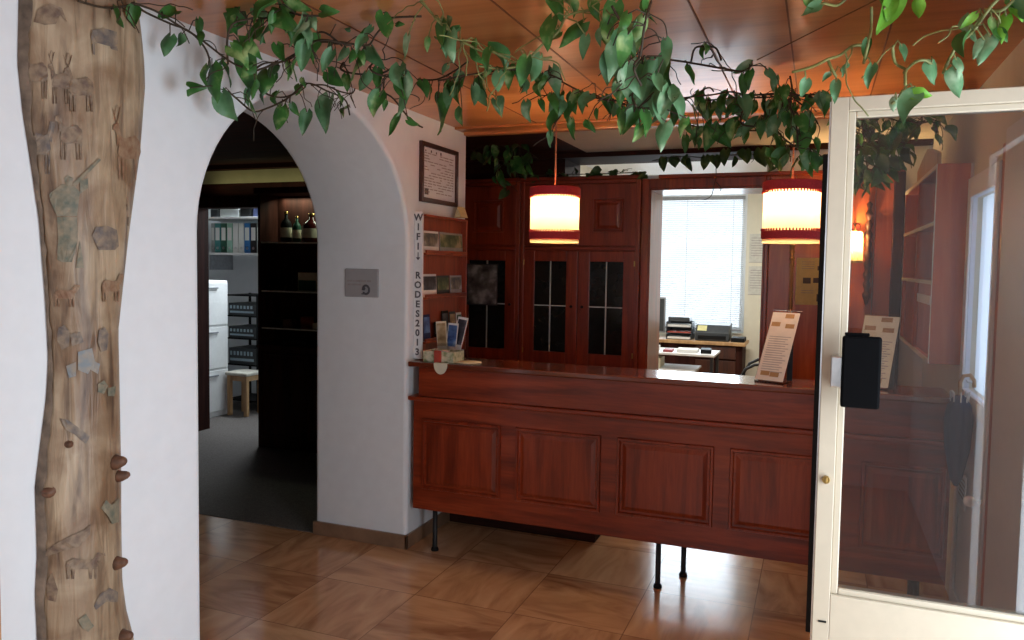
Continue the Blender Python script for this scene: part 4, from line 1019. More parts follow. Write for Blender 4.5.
# ================================================================== ARCHIVE ROOM AND HALL CABINET
ash = thing('archive_shelf', 'white wall shelves with binders in the room beyond the arch', 'shelf', (-3.7, 3.1, 1.65))
AX0, AX1 = -4.25, -3.05
for z in (1.655, 2.035): box((AX0, 2.83, z), (AX1, 3.2995, z + .022)).build('shelf_board', M['white'], ash, bevel=.002)
for x in (AX0 + .12, AX1 - .3):
    mb = MB(); mb.box((x, 2.95, 1.49), (x + .02, 3.2995, 1.6545)); mb.build('bracket', M['grey'], ash, bevel=.002)
bcols = {'teal': (.05, .22, .22), 'green': (.02, .10, .06), 'mint': (.30, .52, .42), 'white': (.70, .70, .68), 'blue': (.03, .16, .42), 'black': (.012, .012, .014), 'grey': (.36, .38, .38)}
bm_ = {k: plain('binder_' + k, v, .5, noise=.05) for k, v in bcols.items()}
seq = [('grey', .045), ('teal', .075), ('green', .075), ('mint', .075), ('white', .07), ('white', .07), ('blue', .075), ('black', .075), ('grey', .05), ('black', .06), ('teal', .07)]
lbl = ['slim grey binder at the left end of the archive shelf', 'teal binder second from the left on the archive shelf', 'dark green binder on the archive shelf between teal and mint', 'mint green binder on the archive shelf', 'white binder beside the mint one on the archive shelf', 'white binder beside the blue one on the archive shelf', 'bright blue binder on the archive shelf', 'wide black binder right of the blue one on the archive shelf', 'slim grey binder right of the wide black one on the archive shelf', 'narrow black binder half hidden by the door post on the archive shelf', 'teal binder at the hidden right end of the archive shelf']
x = -4.02
def binder(x, w, m, label, z=1.6775, h_=.315):
    r = thing('binder', label, 'binder', (x + w / 2, 2.86, z), 'binders on the archive shelf')
    mb = MB(); mb.box((-w / 2, 0, 0), (w / 2, .27, h_)); mb.build('cover', m, r, local=True, bevel=.003)
    MB().box((-w * .36, -.0012, h_ * .42), (w * .36, -.0001, h_ * .85)).build('spine_label', M['paper'], r, local=True)
    MB().lathe([(.011, -.001), (.015, -.001), (.015, .001), (.011, .001)], seg=14).build('finger_ring', M['steel'], r, local=True).matrix_local = Matrix.Translation((0, -.0015, h_ * .16)) @ Matrix.Rotation(PI / 2, 4, 'X')
    return r
for (c, w), lb in zip(seq[:9], lbl[:9]):
    binder(x, w, bm_[c], lb); x += w + .006
for k, (x0, x1, h_, mm, lb, nm) in enumerate(((-4.05, -3.93, .09, M['grey_dark'], 'small dark carton at the left on the top archive shelf', 'carton'), (-3.92, -3.66, .11, bm_['grey'], 'wide grey carton on the top archive shelf', 'carton'), (-3.65, -3.50, .10, M['black'], 'black bag on the top archive shelf', 'bag'), (-3.48, -3.36, .13, M['navy'], 'blue patterned box at the right on the top archive shelf', 'box'))):
    tag(box((x0, 2.88, 2.0575), (x1, 3.2, 2.0575 + h_)).build(nm, mm, bevel=.012), lb, nm)
fc = thing('file_cabinet', 'tall white three-drawer cabinet behind the door post beyond the arch', 'cabinet', (-3.7, 2.37, 0))
box((-3.99, 2.14, .004), (-3.572, 2.60, 1.39)).build('body', M['white'], fc, bevel=.004)
for z0, z1 in ((.06, .48), (.50, .92), (.94, 1.37)):
    d = box((-3.5718, 2.155, z0), (-3.554, 2.585, z1)).build('drawer', M['white'], fc, bevel=.004); box((-3.5538, 2.30, z1 - .06), (-3.54, 2.44, z1 - .045)).build('handle', M['grey'], d, bevel=.003)
for k, (y, s) in enumerate(((2.25, .035), (2.42, .03))):
    tag(MB().lathe([(s * .8, 0), (s, .01), (s * .9, .05), (s * .5, .06), (.0, .06)], (-3.70, y, 1.3905), seg=16).build('small_pot', M['paper'] if k else M['grey'], smooth=True), ('small grey pot on the white file cabinet', 'small white pot on the white file cabinet')[k], 'pot')
er = thing('equipment_rack', 'black shelf rack with electronic equipment behind the white file cabinet', 'rack', (-3.5, 2.95, 0))
EX0, EX1 = -3.80, -3.36
for x in (EX0, EX1 - .02):
    for y in (2.81, 3.19): box((x, y, .004), (x + .02, y + .02, 1.24)).build('post', M['black'], er)
for z in (.10, .48, .76, 1.0, 1.22): box((EX0 + .02, 2.815, z), (EX1 - .02, 3.205, z + .014)).build('shelf', M['black'], er)
random.seed(9)
for k, (z, h_, lb) in enumerate(((1.0145, .13, 'topmost electronic unit on the black rack'), (.7745, .12, 'second electronic unit from the top on the black rack'), (.4945, .17, 'dark electronic unit on the third shelf of the black rack'))):
    r = thing('electronic_unit', lb, 'electronics', (-3.58, 2.9, z))
    box((EX0 + .04, 2.83, z), (EX1 - .04, 3.15, z + h_)).build('housing', M['grey_dark'], r, bevel=.003)
    mb = MB()
    for q in range(7): mb.box((EX0 + .06 + q * .045, 2.827, z + h_ * .55), (EX0 + .085 + q * .045, 2.8298, z + h_ * .8))
    mb.box((EX0 + .06, 2.827, z + h_ * .2), (EX1 - .07, 2.8298, z + h_ * .36)); mb.build('front_panel', plain('pale_blue_panel', (.35, .46, .52), .4), r)
stl = thing('wooden_stool', 'small beech stool with a pale seat beyond the arch', 'stool', (-3.40, 2.66, .004))
mb = MB(); mb.box((-.14, -.14, .415), (.14, .14, .45)); mb.build('seat', plain('pale_seat', (.62, .58, .50), .6), stl, bevel=.012, local=True)
for sx in (-1, 1):
    for sy in (-1, 1): MB().box((sx * .105 - .02, sy * .105 - .02, 0), (sx * .105 + .02, sy * .105 + .02, .4145)).build('leg', M['pale_wood'], stl, bevel=.004, local=True)
mb = MB()
for s in (-1, 1): mb.box((-.085, s * .105 - .01, .36), (.085, s * .105 + .01, .41)); mb.box((s * .105 - .01, -.085, .36), (s * .105 + .01, .085, .41))
mb.build('apron', M['pale_wood'], stl, local=True)

# glazed cabinet in the hall
hc = thing('display_cabinet', 'dark wood display cabinet with glassware standing beside the archive doorway', 'cabinet', (-1.8, 1.7, 0))
KX0, KX1, KY0, KY1 = -2.335, -1.25, 1.575, HY - .001
mb = MB()
mb.box((KX0, KY0, .004), (KX1, KY1, .86)); mb.box((KX0, KY0 - .012, .86), (KX1, KY1, .885)); mb.build('base', M['dark_z'], hc, bevel=.004)
for x0, x1 in ((KX0 + .03, -1.80), (-1.79, KX1 - .03)):
    mb = MB(); raised_panel(mb, x0, x1, .10, .82, KY0 - .0005, m=.06, h=.012); mb.build('base_door', M['dark_z'], hc)
mb = MB(); mb.box((KX0, KY0, .885), (KX0 + .025, KY1, 2.16)); mb.box((KX1 - .025, KY0, .885), (KX1, KY1, 2.16)); mb.box((KX0 - .02, KY0 - .03, 2.16), (KX1 + .02, KY1, 2.21)); mb.build('frame', M['dark_z'], hc, bevel=.004)
box((KX0 + .025, KY1 - .01, .885), (KX1 - .025, KY1, 2.16)).build('back_panel', M['dark_z'], hc)
for z in (1.02, 1.335, 1.745):
    s_ = box((KX0 + .025, KY0 + .02, z), (KX1 - .025, KY1 - .01, z + .014)).build('shelf', M['dark_x'], hc); box((KX0 + .026, KY0 + .015, z + .001), (KX1 - .026, KY0 + .0198, z + .013)).build('glass_edge', plain('pale_shelf_edge', (.75, .72, .66), .3), s_)
def bottle(x, z, r_, h_, label, mat_=None, cap=None):
    t = thing('bottle', label, 'bottle', (x, 1.69, z), 'bottles in the display cabinet')
    MB().lathe([(r_ * .9, 0), (r_, .008), (r_, h_ * .58), (r_ * .75, h_ * .68), (r_ * .32, h_ * .78), (r_ * .30, h_ * .95), (.0, h_ * .95)], seg=20).build('body', mat_ or M['black'], t, smooth=True, local=True)
    MB().lathe([(r_ + .0006, h_ * .15), (r_ + .001, h_ * .16), (r_ + .001, h_ * .46), (r_ + .0006, h_ * .47)], seg=20, close=False).build('paper_label', M['cream_paper'], t, smooth=True, local=True)
    MB().lathe([(r_ * .34, h_ * .90), (r_ * .36, h_ * .91), (r_ * .36, h_), (0, h_)], seg=14).build('cap', cap or M['brass'], t, smooth=True, local=True)
def tumbler(x, z, r_, h_, label, y=1.65):
    tag(MB().lathe([(0, .004), (r_ * .8, .004), (r_, h_), (r_ * .96, h_), (r_ * .74, .010), (0, .010)], (x, y, z), seg=20).build('drinking_glass', M['drink_glass'], smooth=True), label, 'glass', 'glasses in the display cabinet')
bottle(-2.13, 1.7595, .046, .26, 'dark bottle with white label at left on the upper cabinet shelf')
bottle(-2.02, 1.7595, .036, .22, 'green bottle in the middle of the upper cabinet shelf', bm_['green'])
bottle(-1.87, 1.7595, .075, .24, 'fat dark red jug bottle on the upper cabinet shelf', plain('dark_red_glass', (.08, .012, .01), .2))
for k, x in enumerate((-2.27, -2.17, -2.08)): tumbler(x, 1.3495, .034, .085, ('leftmost glass on the middle shelf of the display cabinet', 'second glass on the middle shelf of the display cabinet', 'third glass from the left on the middle cabinet shelf')[k])
cp = thing('picture_card', 'pale green picture card standing on the middle shelf of the display cabinet', 'card', (-1.88, 1.62, 1.35))
box((-1.975, 1.645, 1.3495), (-1.79, 1.650, 1.505)).build('card', M['cream_paper'], cp); box((-1.97, 1.6435, 1.3545), (-1.795, 1.6448, 1.44)).build('printed_picture', bm_['green'], cp)
for k, x in enumerate((-2.12, -1.94, -1.82)):
    tag(box((x, 1.63, 1.0345), (x + .09, 1.70, 1.0345 + (.07, .10, .05)[k])).build('small_box', (M['knot'], M['mahog_x'], M['cream_paper'])[k], bevel=.004), ('dark brown small box on the lowest cabinet shelf', 'reddish small box on the lowest cabinet shelf', 'cream small box on the lowest cabinet shelf')[k], 'box')
tag(box((-2.10, 1.60, .8855), (-1.86, 1.78, .93)).build('flat_tray', M['black'], bevel=.006), 'flat black tray lying on the base of the display cabinet', 'tray')

# ================================================================== PLANTS
def add_leaf(mb, base, tip, hint, wr=.62, fold=.25, curl=.18, rows=8, bend=0.0, twist=0.0):
    base, tip = Vector(base), Vector(tip); d = tip - base; L_ = d.length
    if L_ < 1e-4: return
    t = d / L_; n = Vector(hint); n = n - t * n.dot(t)
    if n.length < .05: n = t.cross(Vector((1, .3, .2)))
    n.normalize(); s0 = t.cross(n); n0 = n
    vs = []
    for i in range(rows + 1):
        u = i / rows
        w = wr * .5 * L_ * max(math.sin(PI * min(1.0, (u * .97 + .03) ** .6)), 0) ** .85 * (1.12 - .12 * u) if i < rows else 0
        if i == 0: w *= .75
        a = twist * (u - .2); s = s0 * math.cos(a) + n0 * math.sin(a); n = n0 * math.cos(a) - s0 * math.sin(a)
        ctr = base + t * (u * L_) + n * (curl * L_ * math.sin(PI * u)) + s * (bend * L_ * u * u)
        for q in (-1, -.55, 0, .55, 1):
            lobe = -t * (.16 * L_ * abs(q) * (1 - u) ** 4) if q else -t * 0 + t * (.04 * L_ * (1 - u) ** 6)
            wav = .035 * L_ * math.sin(u * 9 + q * 3) * abs(q)
            vs.append(ctr + s * (w * q) + n * (w * fold * (abs(q) ** 1.3) * 1.3 + wav) + lobe)
    fs = []
    for i in range(rows):
        for q in range(4): fs.append((i * 5 + q, i * 5 + q + 1, (i + 1) * 5 + q + 1, (i + 1) * 5 + q))
    mb.add(vs, fs)
def smooth_path(pts, sub=5):
    P = [Vector(p) for p in pts]
    if len(P) < 3: return P
    out = []
    for i in range(len(P) - 1):
        p0, p1, p2, p3 = P[max(i - 1, 0)], P[i], P[i + 1], P[min(i + 2, len(P) - 1)]
        for k in range(sub):
            u = k / sub
            out.append(.5 * ((2 * p1) + (p2 - p0) * u + (2 * p0 - 5 * p1 + 4 * p2 - p3) * u * u + (3 * p1 - p0 - 3 * p2 + p3) * u ** 3))
    return out + [P[-1]]
def vine(label, stems, per_m, size, seed, explicit=(), mats=('leaf', 'leaf_pale'), pale=.25, r=.0035, green=False, group=None, jitter=.05, bare=(), name='trailing_vine', zmax=H - .012, hang=.75, spread=.10, cat='vine', wr=.58, tend=.16):
    """stems: lists of points in space; leaves hang from them; explicit: (base, tip, kind)"""
    rnd = random.Random(seed)
    root = thing(name, label, cat, stems[0][0], group)
    st, lf = MB(), MB()
    def put(base, tip, kind, hint=None):
        lf.cur = kind
        if base.z > zmax: base.z = zmax
        if tip.z > zmax: tip.z = zmax
        add_leaf(lf, base, tip, hint or (rnd.uniform(-.8, .8), -1 + rnd.uniform(-.4, .9), rnd.uniform(-.2, .9)), wr * rnd.uniform(.7, 1.2), rnd.uniform(.05, .9) if rnd.random() < .7 else -.3, rnd.uniform(-.12, .22), bend=rnd.uniform(-.25, .25), twist=rnd.uniform(-1.1, 1.1))
    for s in stems:
        P = smooth_path([Vector(p) + Vector((0, rnd.uniform(-jitter, jitter) * .6, 0)) for p in s])
        for p in P: p.z = min(p.z, zmax)
        st.tube(P, r, seg=6)
        acc = rnd.random() / max(per_m, .01)
        for a, b in zip(P[:-1], P[1:]):
            l = (b - a).length; acc += l
            while per_m > 0 and acc > 1 / per_m:
                acc -= 1 / per_m * rnd.uniform(.7, 1.3)
                p = a.lerp(b, rnd.random())
                out = Vector((rnd.uniform(-1, 1), rnd.uniform(-1, 1), rnd.uniform(-.7, .35))).normalized() * rnd.uniform(.3, 1) * spread
                q = p + out
                st.tube([p, p + out * .55 + Vector((0, 0, .012)), q], r * .55, seg=5)
                dr = Vector((rnd.uniform(-1, 1), rnd.uniform(-.8, .8), 0)) * (1 - hang) + Vector((0, 0, -hang)) + out.normalized() * .25
                put(q, q + dr.normalized() * size * rnd.uniform(.5, 1.12), 1 if rnd.random() < pale else 0)
        # fine curling tendrils
        for k in range(max(1 if per_m else 0, int(len(P) * (tend if per_m else .06)))):
            p = P[rnd.randrange(len(P))]; q = [p]; dv = Vector((rnd.uniform(-1, 1), rnd.uniform(-.5, .5), rnd.uniform(-.6, .5))).normalized()
            for j in range(rnd.randint(4, 8)):
                dv = (dv + Vector((rnd.uniform(-.6, .6), rnd.uniform(-.4, .4), rnd.uniform(-.75, .35)))).normalized(); q.append(q[-1] + dv * .024)
            q = smooth_path(q, 3)
            for w_ in q: w_.z = min(w_.z, zmax)
            st.tube(q, r * .5, seg=5)
    for s in bare: st.tube(smooth_path(s), r * .8, seg=6)
    for e in explicit:
        b, t, k = e[:3]
        near = min((Vector(p) for s in stems for p in smooth_path(s)), key=lambda p: (p - b).length)
        if (near - b).length < .45: st.tube([near, near.lerp(b, .5) + Vector((0, 0, .015)), b], r * .55, seg=5)
        put(Vector(b), Vector(t), k, hint=(rnd.uniform(-.6, .6), -1, rnd.uniform(-.2, .6)))
    st.build('vine_stem', M['stem_green'] if green else M['stem'], root, smooth=True)
    lf.build('foliage', [M[m] for m in mats], root, smooth=True)
    return root
def pl(ax, v, *pts): return [at(x, y, ax, v) for x, y in pts]
def lv(ax, v, items):
    return [(at(a, b, ax, v), at(c, d, ax, v), k) for a, b, c, d, k in items]
G = 'pothos vines trained under the ceiling'
# along the white wall, from the trunk over the arch
vine('dark stemmed pothos vine running from the painted trunk over the arch along the white wall',
     [pl('x', .10, (84, 3), (98, 6), (118, 6), (135, 5), (150, 14), (166, 22), (182, 28), (197, 38), (206, 50), (213, 62), (216, 70)),
      pl('x', .13, (135, 4), (158, 12), (180, 26), (204, 40), (222, 56), (240, 66), (254, 72)),
      pl('x', .12, (254, 72), (258, 84), (270, 95), (284, 97), (300, 88), (308, 84), (318, 86), (330, 92), (340, 96)),
      pl('x', .14, (230, 92), (240, 100), (252, 111), (264, 107), (280, 101), (292, 95), (304, 86)),
      pl('x', .16, (308, 84), (322, 84), (336, 90), (348, 92), (358, 90)),
      pl('x', .18, (254, 72), (266, 64), (284, 62), (298, 58), (302, 48)),
      pl('x', .15, (340, 96), (348, 102), (352, 116))], 5, .07, 21,
     lv('x', .13, [(208, 66, 207, 88, 0), (212, 66, 214, 104, 0), (222, 64, 230, 88, 0), (190, 88, 206, 93, 0), (222, 92, 234, 122, 1), (243, 46, 252, 96, 0), (248, 90, 250, 108, 1), (272, 88, 264, 104, 0), (282, 106, 274, 130, 0), (307, 112, 306, 136, 1), (330, 98, 324, 134, 1), (348, 108, 341, 118, 0), (303, 78, 304, 88, 0), (176, 14, 183, 2, 0), (162, 18, 180, 6, 0), (198, 19, 201, 39, 0), (268, 70, 262, 96, 0)]), group=G, spread=.06, zmax=H - .02)
vine('bushy pothos vine with large leaves between the trunk and the first ceiling board',
     [pl('y', -1.75, (222, 62), (232, 42), (240, 26), (250, 14), (262, 8)), pl('y', -1.7, (248, 20), (268, 14), (286, 12), (304, 16), (322, 14)), pl('y', -1.6, (254, 72), (275, 60), (296, 48), (306, 42), (330, 42), (348, 44))], 20, .095, 22,
     lv('y', -1.7, [(262, 26, 236, 46, 0), (240, 12, 226, 34, 0), (290, 4, 284, 34, 0), (280, 8, 300, 36, 0), (306, 30, 310, 50, 1), (305, 44, 300, 72, 1), (322, 12, 340, 14, 0), (300, 34, 294, 50, 0), (270, 22, 258, 44, 1), (254, 4, 268, 18, 1), (312, 18, 318, 30, 1), (226, 4, 244, 22, 0)]), group=G, hang=.5, spread=.08)
vine('dark knotted pothos vine crossing below the orange ceiling above the right side of the arch',
     [pl('y', -1.45, (300, 46), (318, 40), (334, 42), (346, 44), (366, 45), (376, 36), (384, 24), (394, 20), (424, 18)),
      pl('y', -1.45, (302, 44), (316, 34), (330, 35), (338, 44)), pl('y', -1.4, (366, 46), (370, 58), (374, 70), (382, 76), (398, 78)),
      pl('y', -1.35, (346, 66), (342, 62), (346, 72), (360, 74), (382, 72), (400, 66)), pl('y', -1.2, (382, 76), (386, 92), (396, 100), (410, 120), (424, 128))], 8, .085, 23,
     lv('y', -1.4, [(372, 46, 386, 70, 1), (360, 54, 350, 82, 0), (366, 72, 362, 92, 1), (346, 48, 336, 62, 1), (372, 16, 364, 40, 1), (366, 30, 358, 42, 0), (328, 72, 342, 88, 0), (380, 92, 374, 118, 0), (400, 66, 402, 92, 1), (404, 76, 394, 116, 1), (350, 6, 344, 26, 1), (396, 4, 405, 14, 0), (408, 120, 420, 126, 0)]), group=G, spread=.05)
vine('long pothos vine sagging in a loop below the ceiling left of the first lamp',
     [pl('y', -1.75, (418, 0), (428, 10), (440, 22), (454, 36), (466, 44), (482, 51), (496, 54), (510, 60), (516, 64), (528, 56), (540, 44), (556, 30), (566, 18), (574, 10), (592, 6)),
      pl('y', -1.7, (460, 38), (474, 50), (484, 66)), pl('y', -1.75, (424, 2), (434, 16), (446, 26)), pl('y', -1.65, (482, 68), (500, 68), (516, 64), (534, 62), (550, 56))], 7, .085, 24,
     lv('y', -1.72, [(446, 20, 454, 44, 1), (448, 34, 450, 58, 1), (460, 30, 446, 50, 0), (550, 0, 563, 24, 0), (566, 0, 572, 18, 0), (584, 22, 556, 44, 0), (586, 36, 580, 60, 1), (592, 0, 600, 22, 0), (616, 2, 606, 34, 0), (606, 30, 600, 48, 1), (438, 38, 452, 52, 1), (408, 36, 404, 60, 1), (428, 38, 424, 52, 0), (560, 32, 548, 44, 0)]), group=G, green=True, spread=.05)
vine('leafy pothos vine hanging in front of the first lamp cord',
     [pl('y', -.85, (418, 80), (434, 78), (452, 70), (470, 62)), pl('y', -.9, (440, 82), (464, 76), (486, 72), (510, 70), (530, 72), (548, 74), (562, 80)), pl('y', -.8, (562, 82), (578, 90), (592, 96), (610, 100), (630, 100)), pl('y', -.85, (554, 96), (560, 112), (556, 124))], 26, .08, 25,
     lv('y', -.88, [(438, 98, 438, 136, 0), (448, 88, 446, 112, 1), (462, 84, 458, 106, 0), (480, 92, 484, 108, 1), (496, 100, 504, 116, 1), (526, 102, 530, 124, 1), (552, 68, 560, 98, 1), (560, 96, 548, 112, 1), (572, 104, 568, 126, 0), (540, 100, 546, 112, 0), (556, 112, 552, 136, 0), (462, 108, 464, 126, 0), (510, 66, 512, 90, 0), (518, 70, 528, 92, 1), (588, 120, 594, 134, 0), (536, 64, 538, 76, 1), (400, 70, 402, 104, 1)]), group=G, hang=.8, spread=.07, pale=.35)
vine('dense hanging bunch of pothos with a large grey green leaf between the two lamps',
     [pl('y', -1.75, (650, 0), (648, 18), (645, 34), (640, 54), (636, 70), (640, 84)), pl('y', -1.6, (630, 60), (634, 80), (632, 96), (638, 108)), pl('y', -1.5, (646, 58), (650, 72), (658, 84), (666, 96)), pl('y', -1.75, (612, 6), (620, 20), (630, 26), (648, 12))], 30, .09, 26,
     lv('y', -1.6, [(622, 36, 621, 80, 1), (618, 50, 606, 86, 1), (628, 72, 626, 108, 1), (650, 76, 636, 110, 1), (660, 84, 652, 118, 1), (642, 82, 630, 126, 1), (654, 60, 642, 84, 1), (668, 88, 664, 118, 1), (672, 92, 676, 124, 1), (644, 112, 648, 138, 0), (666, 122, 654, 150, 1), (660, 96, 666, 124, 1), (686, 118, 678, 138, 0), (668, 40, 668, 58, 1), (664, 56, 660, 84, 1), (634, 112, 626, 136, 0), (606, 22, 612, 50, 0), (632, 30, 640, 44, 0), (640, 126, 636, 144, 0)]), group=G, hang=.88, spread=.07, pale=.5)
vine('thin pothos vine with pale leaf tuft running under the middle ceiling seams',
     [pl('y', -1.05, (646, 56), (664, 58), (684, 60), (702, 66), (722, 70), (742, 70), (752, 66)), pl('y', -1.05, (690, 60), (696, 50), (706, 46), (716, 48), (722, 62)), pl('y', -1.0, (748, 70), (742, 82), (744, 92))], 5, .07, 27,
     lv('y', -1.03, [(752, 64, 734, 76, 1), (750, 70, 744, 90, 0), (704, 46, 704, 60, 0), (742, 98, 750, 120, 1), (768, 70, 774, 86, 1)]), group=G, spread=.03, pale=.5)
vine('pothos vine with dark woody stems along the ceiling edge toward the second lamp',
     [pl('y', -.4, (610, 104), (640, 106), (672, 100), (690, 98), (712, 96), (730, 92), (748, 95), (768, 95), (790, 92)), pl('y', -.4, (672, 104), (690, 96), (708, 88), (714, 92)), pl('y', -.4, (700, 102), (730, 98), (760, 97), (800, 96), (832, 94)), pl('y', -.2, (690, 126), (720, 132), (750, 130), (776, 132)), pl('y', -.4, (754, 90), (742, 112), (742, 124), (754, 126)), pl('y', -.4, (760, 92), (766, 104), (764, 120))], 16, .085, 28,
     lv('y', -.35, [(735, 96, 748, 122, 1), (764, 118, 776, 136, 1), (758, 120, 742, 140, 1), (712, 124, 706, 152, 0), (704, 130, 694, 148, 0), (718, 128, 726, 150, 0), (686, 122, 690, 136, 0), (728, 92, 720, 102, 1), (708, 98, 712, 108, 0), (738, 120, 716, 134, 0), (696, 138, 700, 150, 0), (744, 126, 734, 140, 1), (758, 126, 768, 138, 1)]), group=G, spread=.06)
vine('green pothos strand hanging straight down around the second lamp cord',
     [pl('y', -.7, (790, 76), (792, 90), (790, 104), (794, 116), (797, 130), (798, 148)), pl('y', -.5, (780, 92), (800, 96), (816, 98), (830, 96)), pl('y', -.2, (772, 122), (782, 136), (800, 150), (822, 164)), pl('y', -.3, (796, 100), (810, 112), (818, 124))], 34, .085, 29,
     lv('y', -.5, [(792, 112, 786, 128, 0), (808, 112, 812, 128, 1), (798, 132, 800, 148, 0), (786, 150, 780, 170, 0), (806, 150, 802, 172, 1), (812, 152, 814, 174, 0), (778, 118, 768, 138, 1), (824, 158, 816, 172, 0), (770, 148, 782, 162, 0), (776, 76, 770, 92, 1)]), group=G, hang=.75, spread=.08)
vine('bleached pothos strand with small pale leaves hanging before the glass door corner',
     [pl('y', -1.70, (792, 72), (812, 68), (828, 62), (840, 54), (852, 48), (862, 47)), pl('y', -1.70, (828, 62), (832, 72), (836, 78))], 0, .06, 30,
     lv('y', -1.70, [(806, 80, 802, 98, 1), (830, 74, 822, 82, 1), (842, 70, 843, 78, 1), (836, 82, 836, 104, 1), (848, 64, 840, 72, 1)]), group=G, green=True, spread=.03)
vine('pale forked pothos strand drooping over the top rail of the glass door',
     [pl('y', -1.76, (904, 88), (904, 76), (905, 70), (896, 62), (892, 52), (893, 48)), pl('y', -1.76, (905, 70), (914, 64), (924, 62), (932, 64)), pl('y', -1.76, (904, 88), (898, 98), (892, 104)), pl('y', -1.76, (872, 4), (872, 24), (868, 44), (864, 62)), pl('y', -1.76, (960, 38), (954, 50), (948, 62), (944, 72))], 0, .06, 31,
     lv('y', -1.76, [(902, 46, 906, 62, 1), (932, 62, 932, 85, 1), (872, 66, 870, 90, 1), (894, 98, 893, 112, 1), (916, 92, 898, 124, 1), (910, 96, 932, 98, 3), (956, 60, 960, 80, 1), (956, 70, 952, 98, 1), (868, 40, 866, 62, 0)]), mats=('leaf', 'leaf_pale', 'leaf', 'leaf_bright'), group=G, green=True, spread=.03)
vine('bright green pothos tuft close to the ceiling at the top right corner',
     [pl('y', -1.95, (1006, -6), (992, 6), (984, 16), (978, 24), (966, 38)), pl('y', -1.9, (984, 14), (976, 24), (972, 36)), pl('y', -1.95, (1012, 2), (1000, 12), (986, 8))], 9, .085, 32,
     lv('y', -1.95, [(1006, 16, 994, 44, 3), (1012, 8, 1024, 22, 3), (1008, 0, 1018, 14, 0), (984, 40, 977, 60, 1), (990, 36, 980, 66, 1), (976, 14, 960, 30, 3), (998, 30, 1004, 44, 0)]), mats=('leaf', 'leaf_pale', 'leaf', 'leaf_bright'), pale=.2, group=G, green=True, spread=.04)
vine('long bright pothos leaves hanging from the ceiling above the door frame corner',
     [pl('y', -1.72, (874, -14), (878, -6), (884, 2), (884, 10)), pl('y', -1.7, (852, -10), (838, 2), (824, 6), (816, 4)), pl('y', -1.7, (915, -12), (917, -2), (917, 4))], 0, .06, 33,
     lv('y', -1.72, [(898, -6, 878, 36, 3), (892, -6, 882, 20, 3), (918, 0, 917, 19, 3), (820, 4, 800, 14, 1), (806, -2, 816, 12, 0)]), mats=('leaf', 'leaf_pale', 'leaf', 'leaf_bright'), group=G, green=True, spread=.03)
vine('thick brownish green tangle of vine above the counter, seen through the door glass',
     [pl('y', .35, (842, 112), (862, 118), (884, 116), (906, 122), (926, 120)), pl('y', .4, (850, 128), (870, 140), (890, 138), (908, 146)), pl('y', .3, (846, 142), (860, 158), (876, 166), (892, 168)), pl('y', .3, (858, 112), (862, 130), (866, 154), (868, 176)), pl('y', .35, (848, 150), (862, 172), (880, 178)), pl('y', .35, (890, 124), (898, 140), (892, 158)), pl('y', .3, (900, 118), (918, 124), (932, 122), (938, 130))], 60, .085, 34, mats=('leaf_dark', 'leaf'), pale=.75, group=G, hang=.5, spread=.09)
# plants on and by the cabinets
vine('dark trailing house plant hanging in the shadow left of the first lamp',
     [pl('y', 1.35, (470, 152), (486, 144), (504, 142), (522, 148), (540, 160)), pl('y', 1.35, (496, 150), (500, 164), (498, 178), (502, 188)), pl('y', 1.4, (510, 150), (520, 146), (516, 160), (508, 172)), [at(500, 150, 'y', 1.35), at(499, 142, 'y', 1.35), at(500, 139, 'y', 1.35) * 1, Vector((at(500, 139, 'y', 1.35).x, 1.35, H + .009))]], 20, .10, 35,
     lv('y', 1.35, [(500, 172, 504, 190, 1), (514, 160, 528, 174, 1), (500, 166, 494, 174, 0), (528, 164, 534, 176, 1)]), mats=('leaf_dark', 'leaf'), pale=.3, spread=.09, hang=.5, zmax=H + .0095, name='house_plant', cat='plant')
vine('low row of round dark leaves on top of the cabinet under the white band',
     [[Vector((-.05, YB - .05, 2.275)), Vector((.25, YB - .07, 2.285)), Vector((.55, YB - .06, 2.28)), Vector((.9, YB - .06, 2.285))]], 30, .085, 36, mats=('leaf_dark', 'leaf_dark'), spread=.05, hang=.15, name='house_plant', cat='plant', wr=.85)
vine('row of round dark hanging leaves above the office doorway before the white wall band',
     [[Vector((.95, YB - .06, 2.36)), Vector((1.15, YB - .07, 2.38)), Vector((1.35, YB - .06, 2.37)), Vector((1.6, YB - .07, 2.385)), Vector((1.9, YB - .06, 2.36))]], 6, .085, 37,
     [(at(x, y0, 'y', YB - .07), at(x + 1, y1, 'y', YB - .07), 0) for x, y0, y1 in ((664, 158, 172), (674, 157, 168), (689, 158, 172), (705, 156, 170), (715, 156, 169), (726, 150, 166), (746, 150, 164), (761, 149, 168))], mats=('leaf_dark', 'leaf'), pale=.15, spread=.05, hang=.8, bare=[[Vector((1.40, YB - .065, 2.372))] + pl('y', YB - .09, (716, 168), (716, 176), (714, 186), (711, 196), (704, 200)), pl('y', YB - .09, (716, 182), (721, 188), (720, 191))], name='house_plant', cat='plant', wr=.85)
# strings that carry the vines
tag(MB().tube([at(880, -2, 'z', 2.418), at(757, 60, 'z', 2.418)], .0022, seg=6).build('support_string', M['string']), 'thin brown string stretched under the right ceiling boards carrying the vine', 'string')

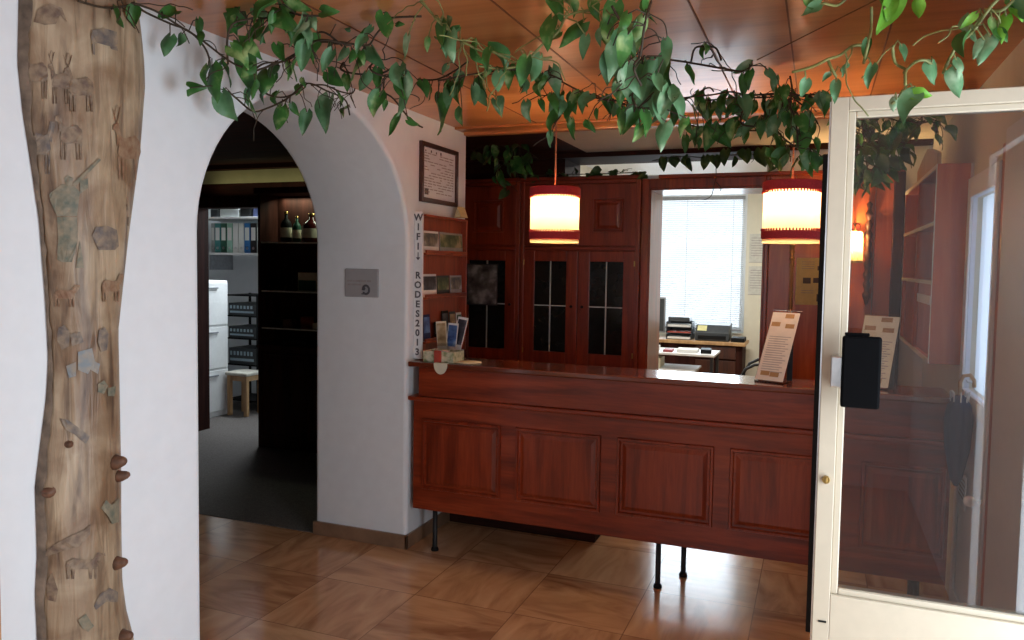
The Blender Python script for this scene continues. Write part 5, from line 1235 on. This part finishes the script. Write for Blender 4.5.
# ================================================================== LIGHT
def area(name, loc, rot, sx, sy, e, c):
    ld = bpy.data.lights.new(name, 'AREA'); ld.shape = 'RECTANGLE'; ld.size = sx; ld.size_y = sy; ld.energy = e; ld.color = c
    o = bpy.data.objects.new(name, ld); COL.objects.link(o); o.location = loc; o.rotation_euler = rot; return o
DAY = (.78, .89, 1.0)
area('daylight_entrance', (XR + .13, (EY0 + EY1) / 2, 1.05), (0, PI / 2, 0), 1.95, 1.36, 49, DAY)
area('daylight_front_window', (1.40, Y0 - .12, 1.48), (PI / 2, 0, 0), 1.8, 1.2, 9, DAY)
area('daylight_side_window', (XR + .14, -.03, 1.5), (0, PI / 2, 0), .86, .5, 4.5, DAY)
area('daylight_office', (.67, OY + .18, 1.66), (-PI / 2, 0, 0), 1.25, 1.55, 55, DAY)
area('office_ceiling_light', (1.2, 3.6, OH - .01), (0, 0, 0), 1.2, .3, 42, (1, .97, .88))
area('cabinet_top_light', (-1.80, HY - .06, 2.13), (.25, 0, 0), .9, .05, 3, (.85, 1, .75))
area('frieze_fill', (-2.2, HY - .12, 2.23), (PI - .5, 0, 0), 1.6, .05, .45, (1, .95, .6))  # unseen fill added to brighten the frieze, no fixture stands here
area('archive_tube', (-3.1, 2.9, 2.46), (0, 0, 0), .5, .15, 44, (.85, .95, 1))
w = bpy.data.worlds.new('sky'); SC.world = w; w.use_nodes = True
bg = w.node_tree.nodes['Background']; bg.inputs['Color'].default_value = (.86, .93, 1, 1); bg.inputs['Strength'].default_value = 1.4

# ================================================================== CAMERA
cd = bpy.data.cameras.new('camera'); cam = bpy.data.objects.new('camera', cd); COL.objects.link(cam)
cd.sensor_fit = 'HORIZONTAL'; cd.sensor_width = 36; cd.lens = FPX * 36 / 1024
cd.shift_y = -(320 - PPY) / 1024; cd.clip_start = .02
m = Matrix((CR, CU, -CF)).transposed().to_4x4(); m.translation = CAM
cam.matrix_world = m
SC.camera = cam
vs_ = SC.view_settings
vs_.view_transform = 'Standard'; vs_.look = 'None'; vs_.gamma = 1; vs_.use_curve_mapping = False; vs_.exposure = 0
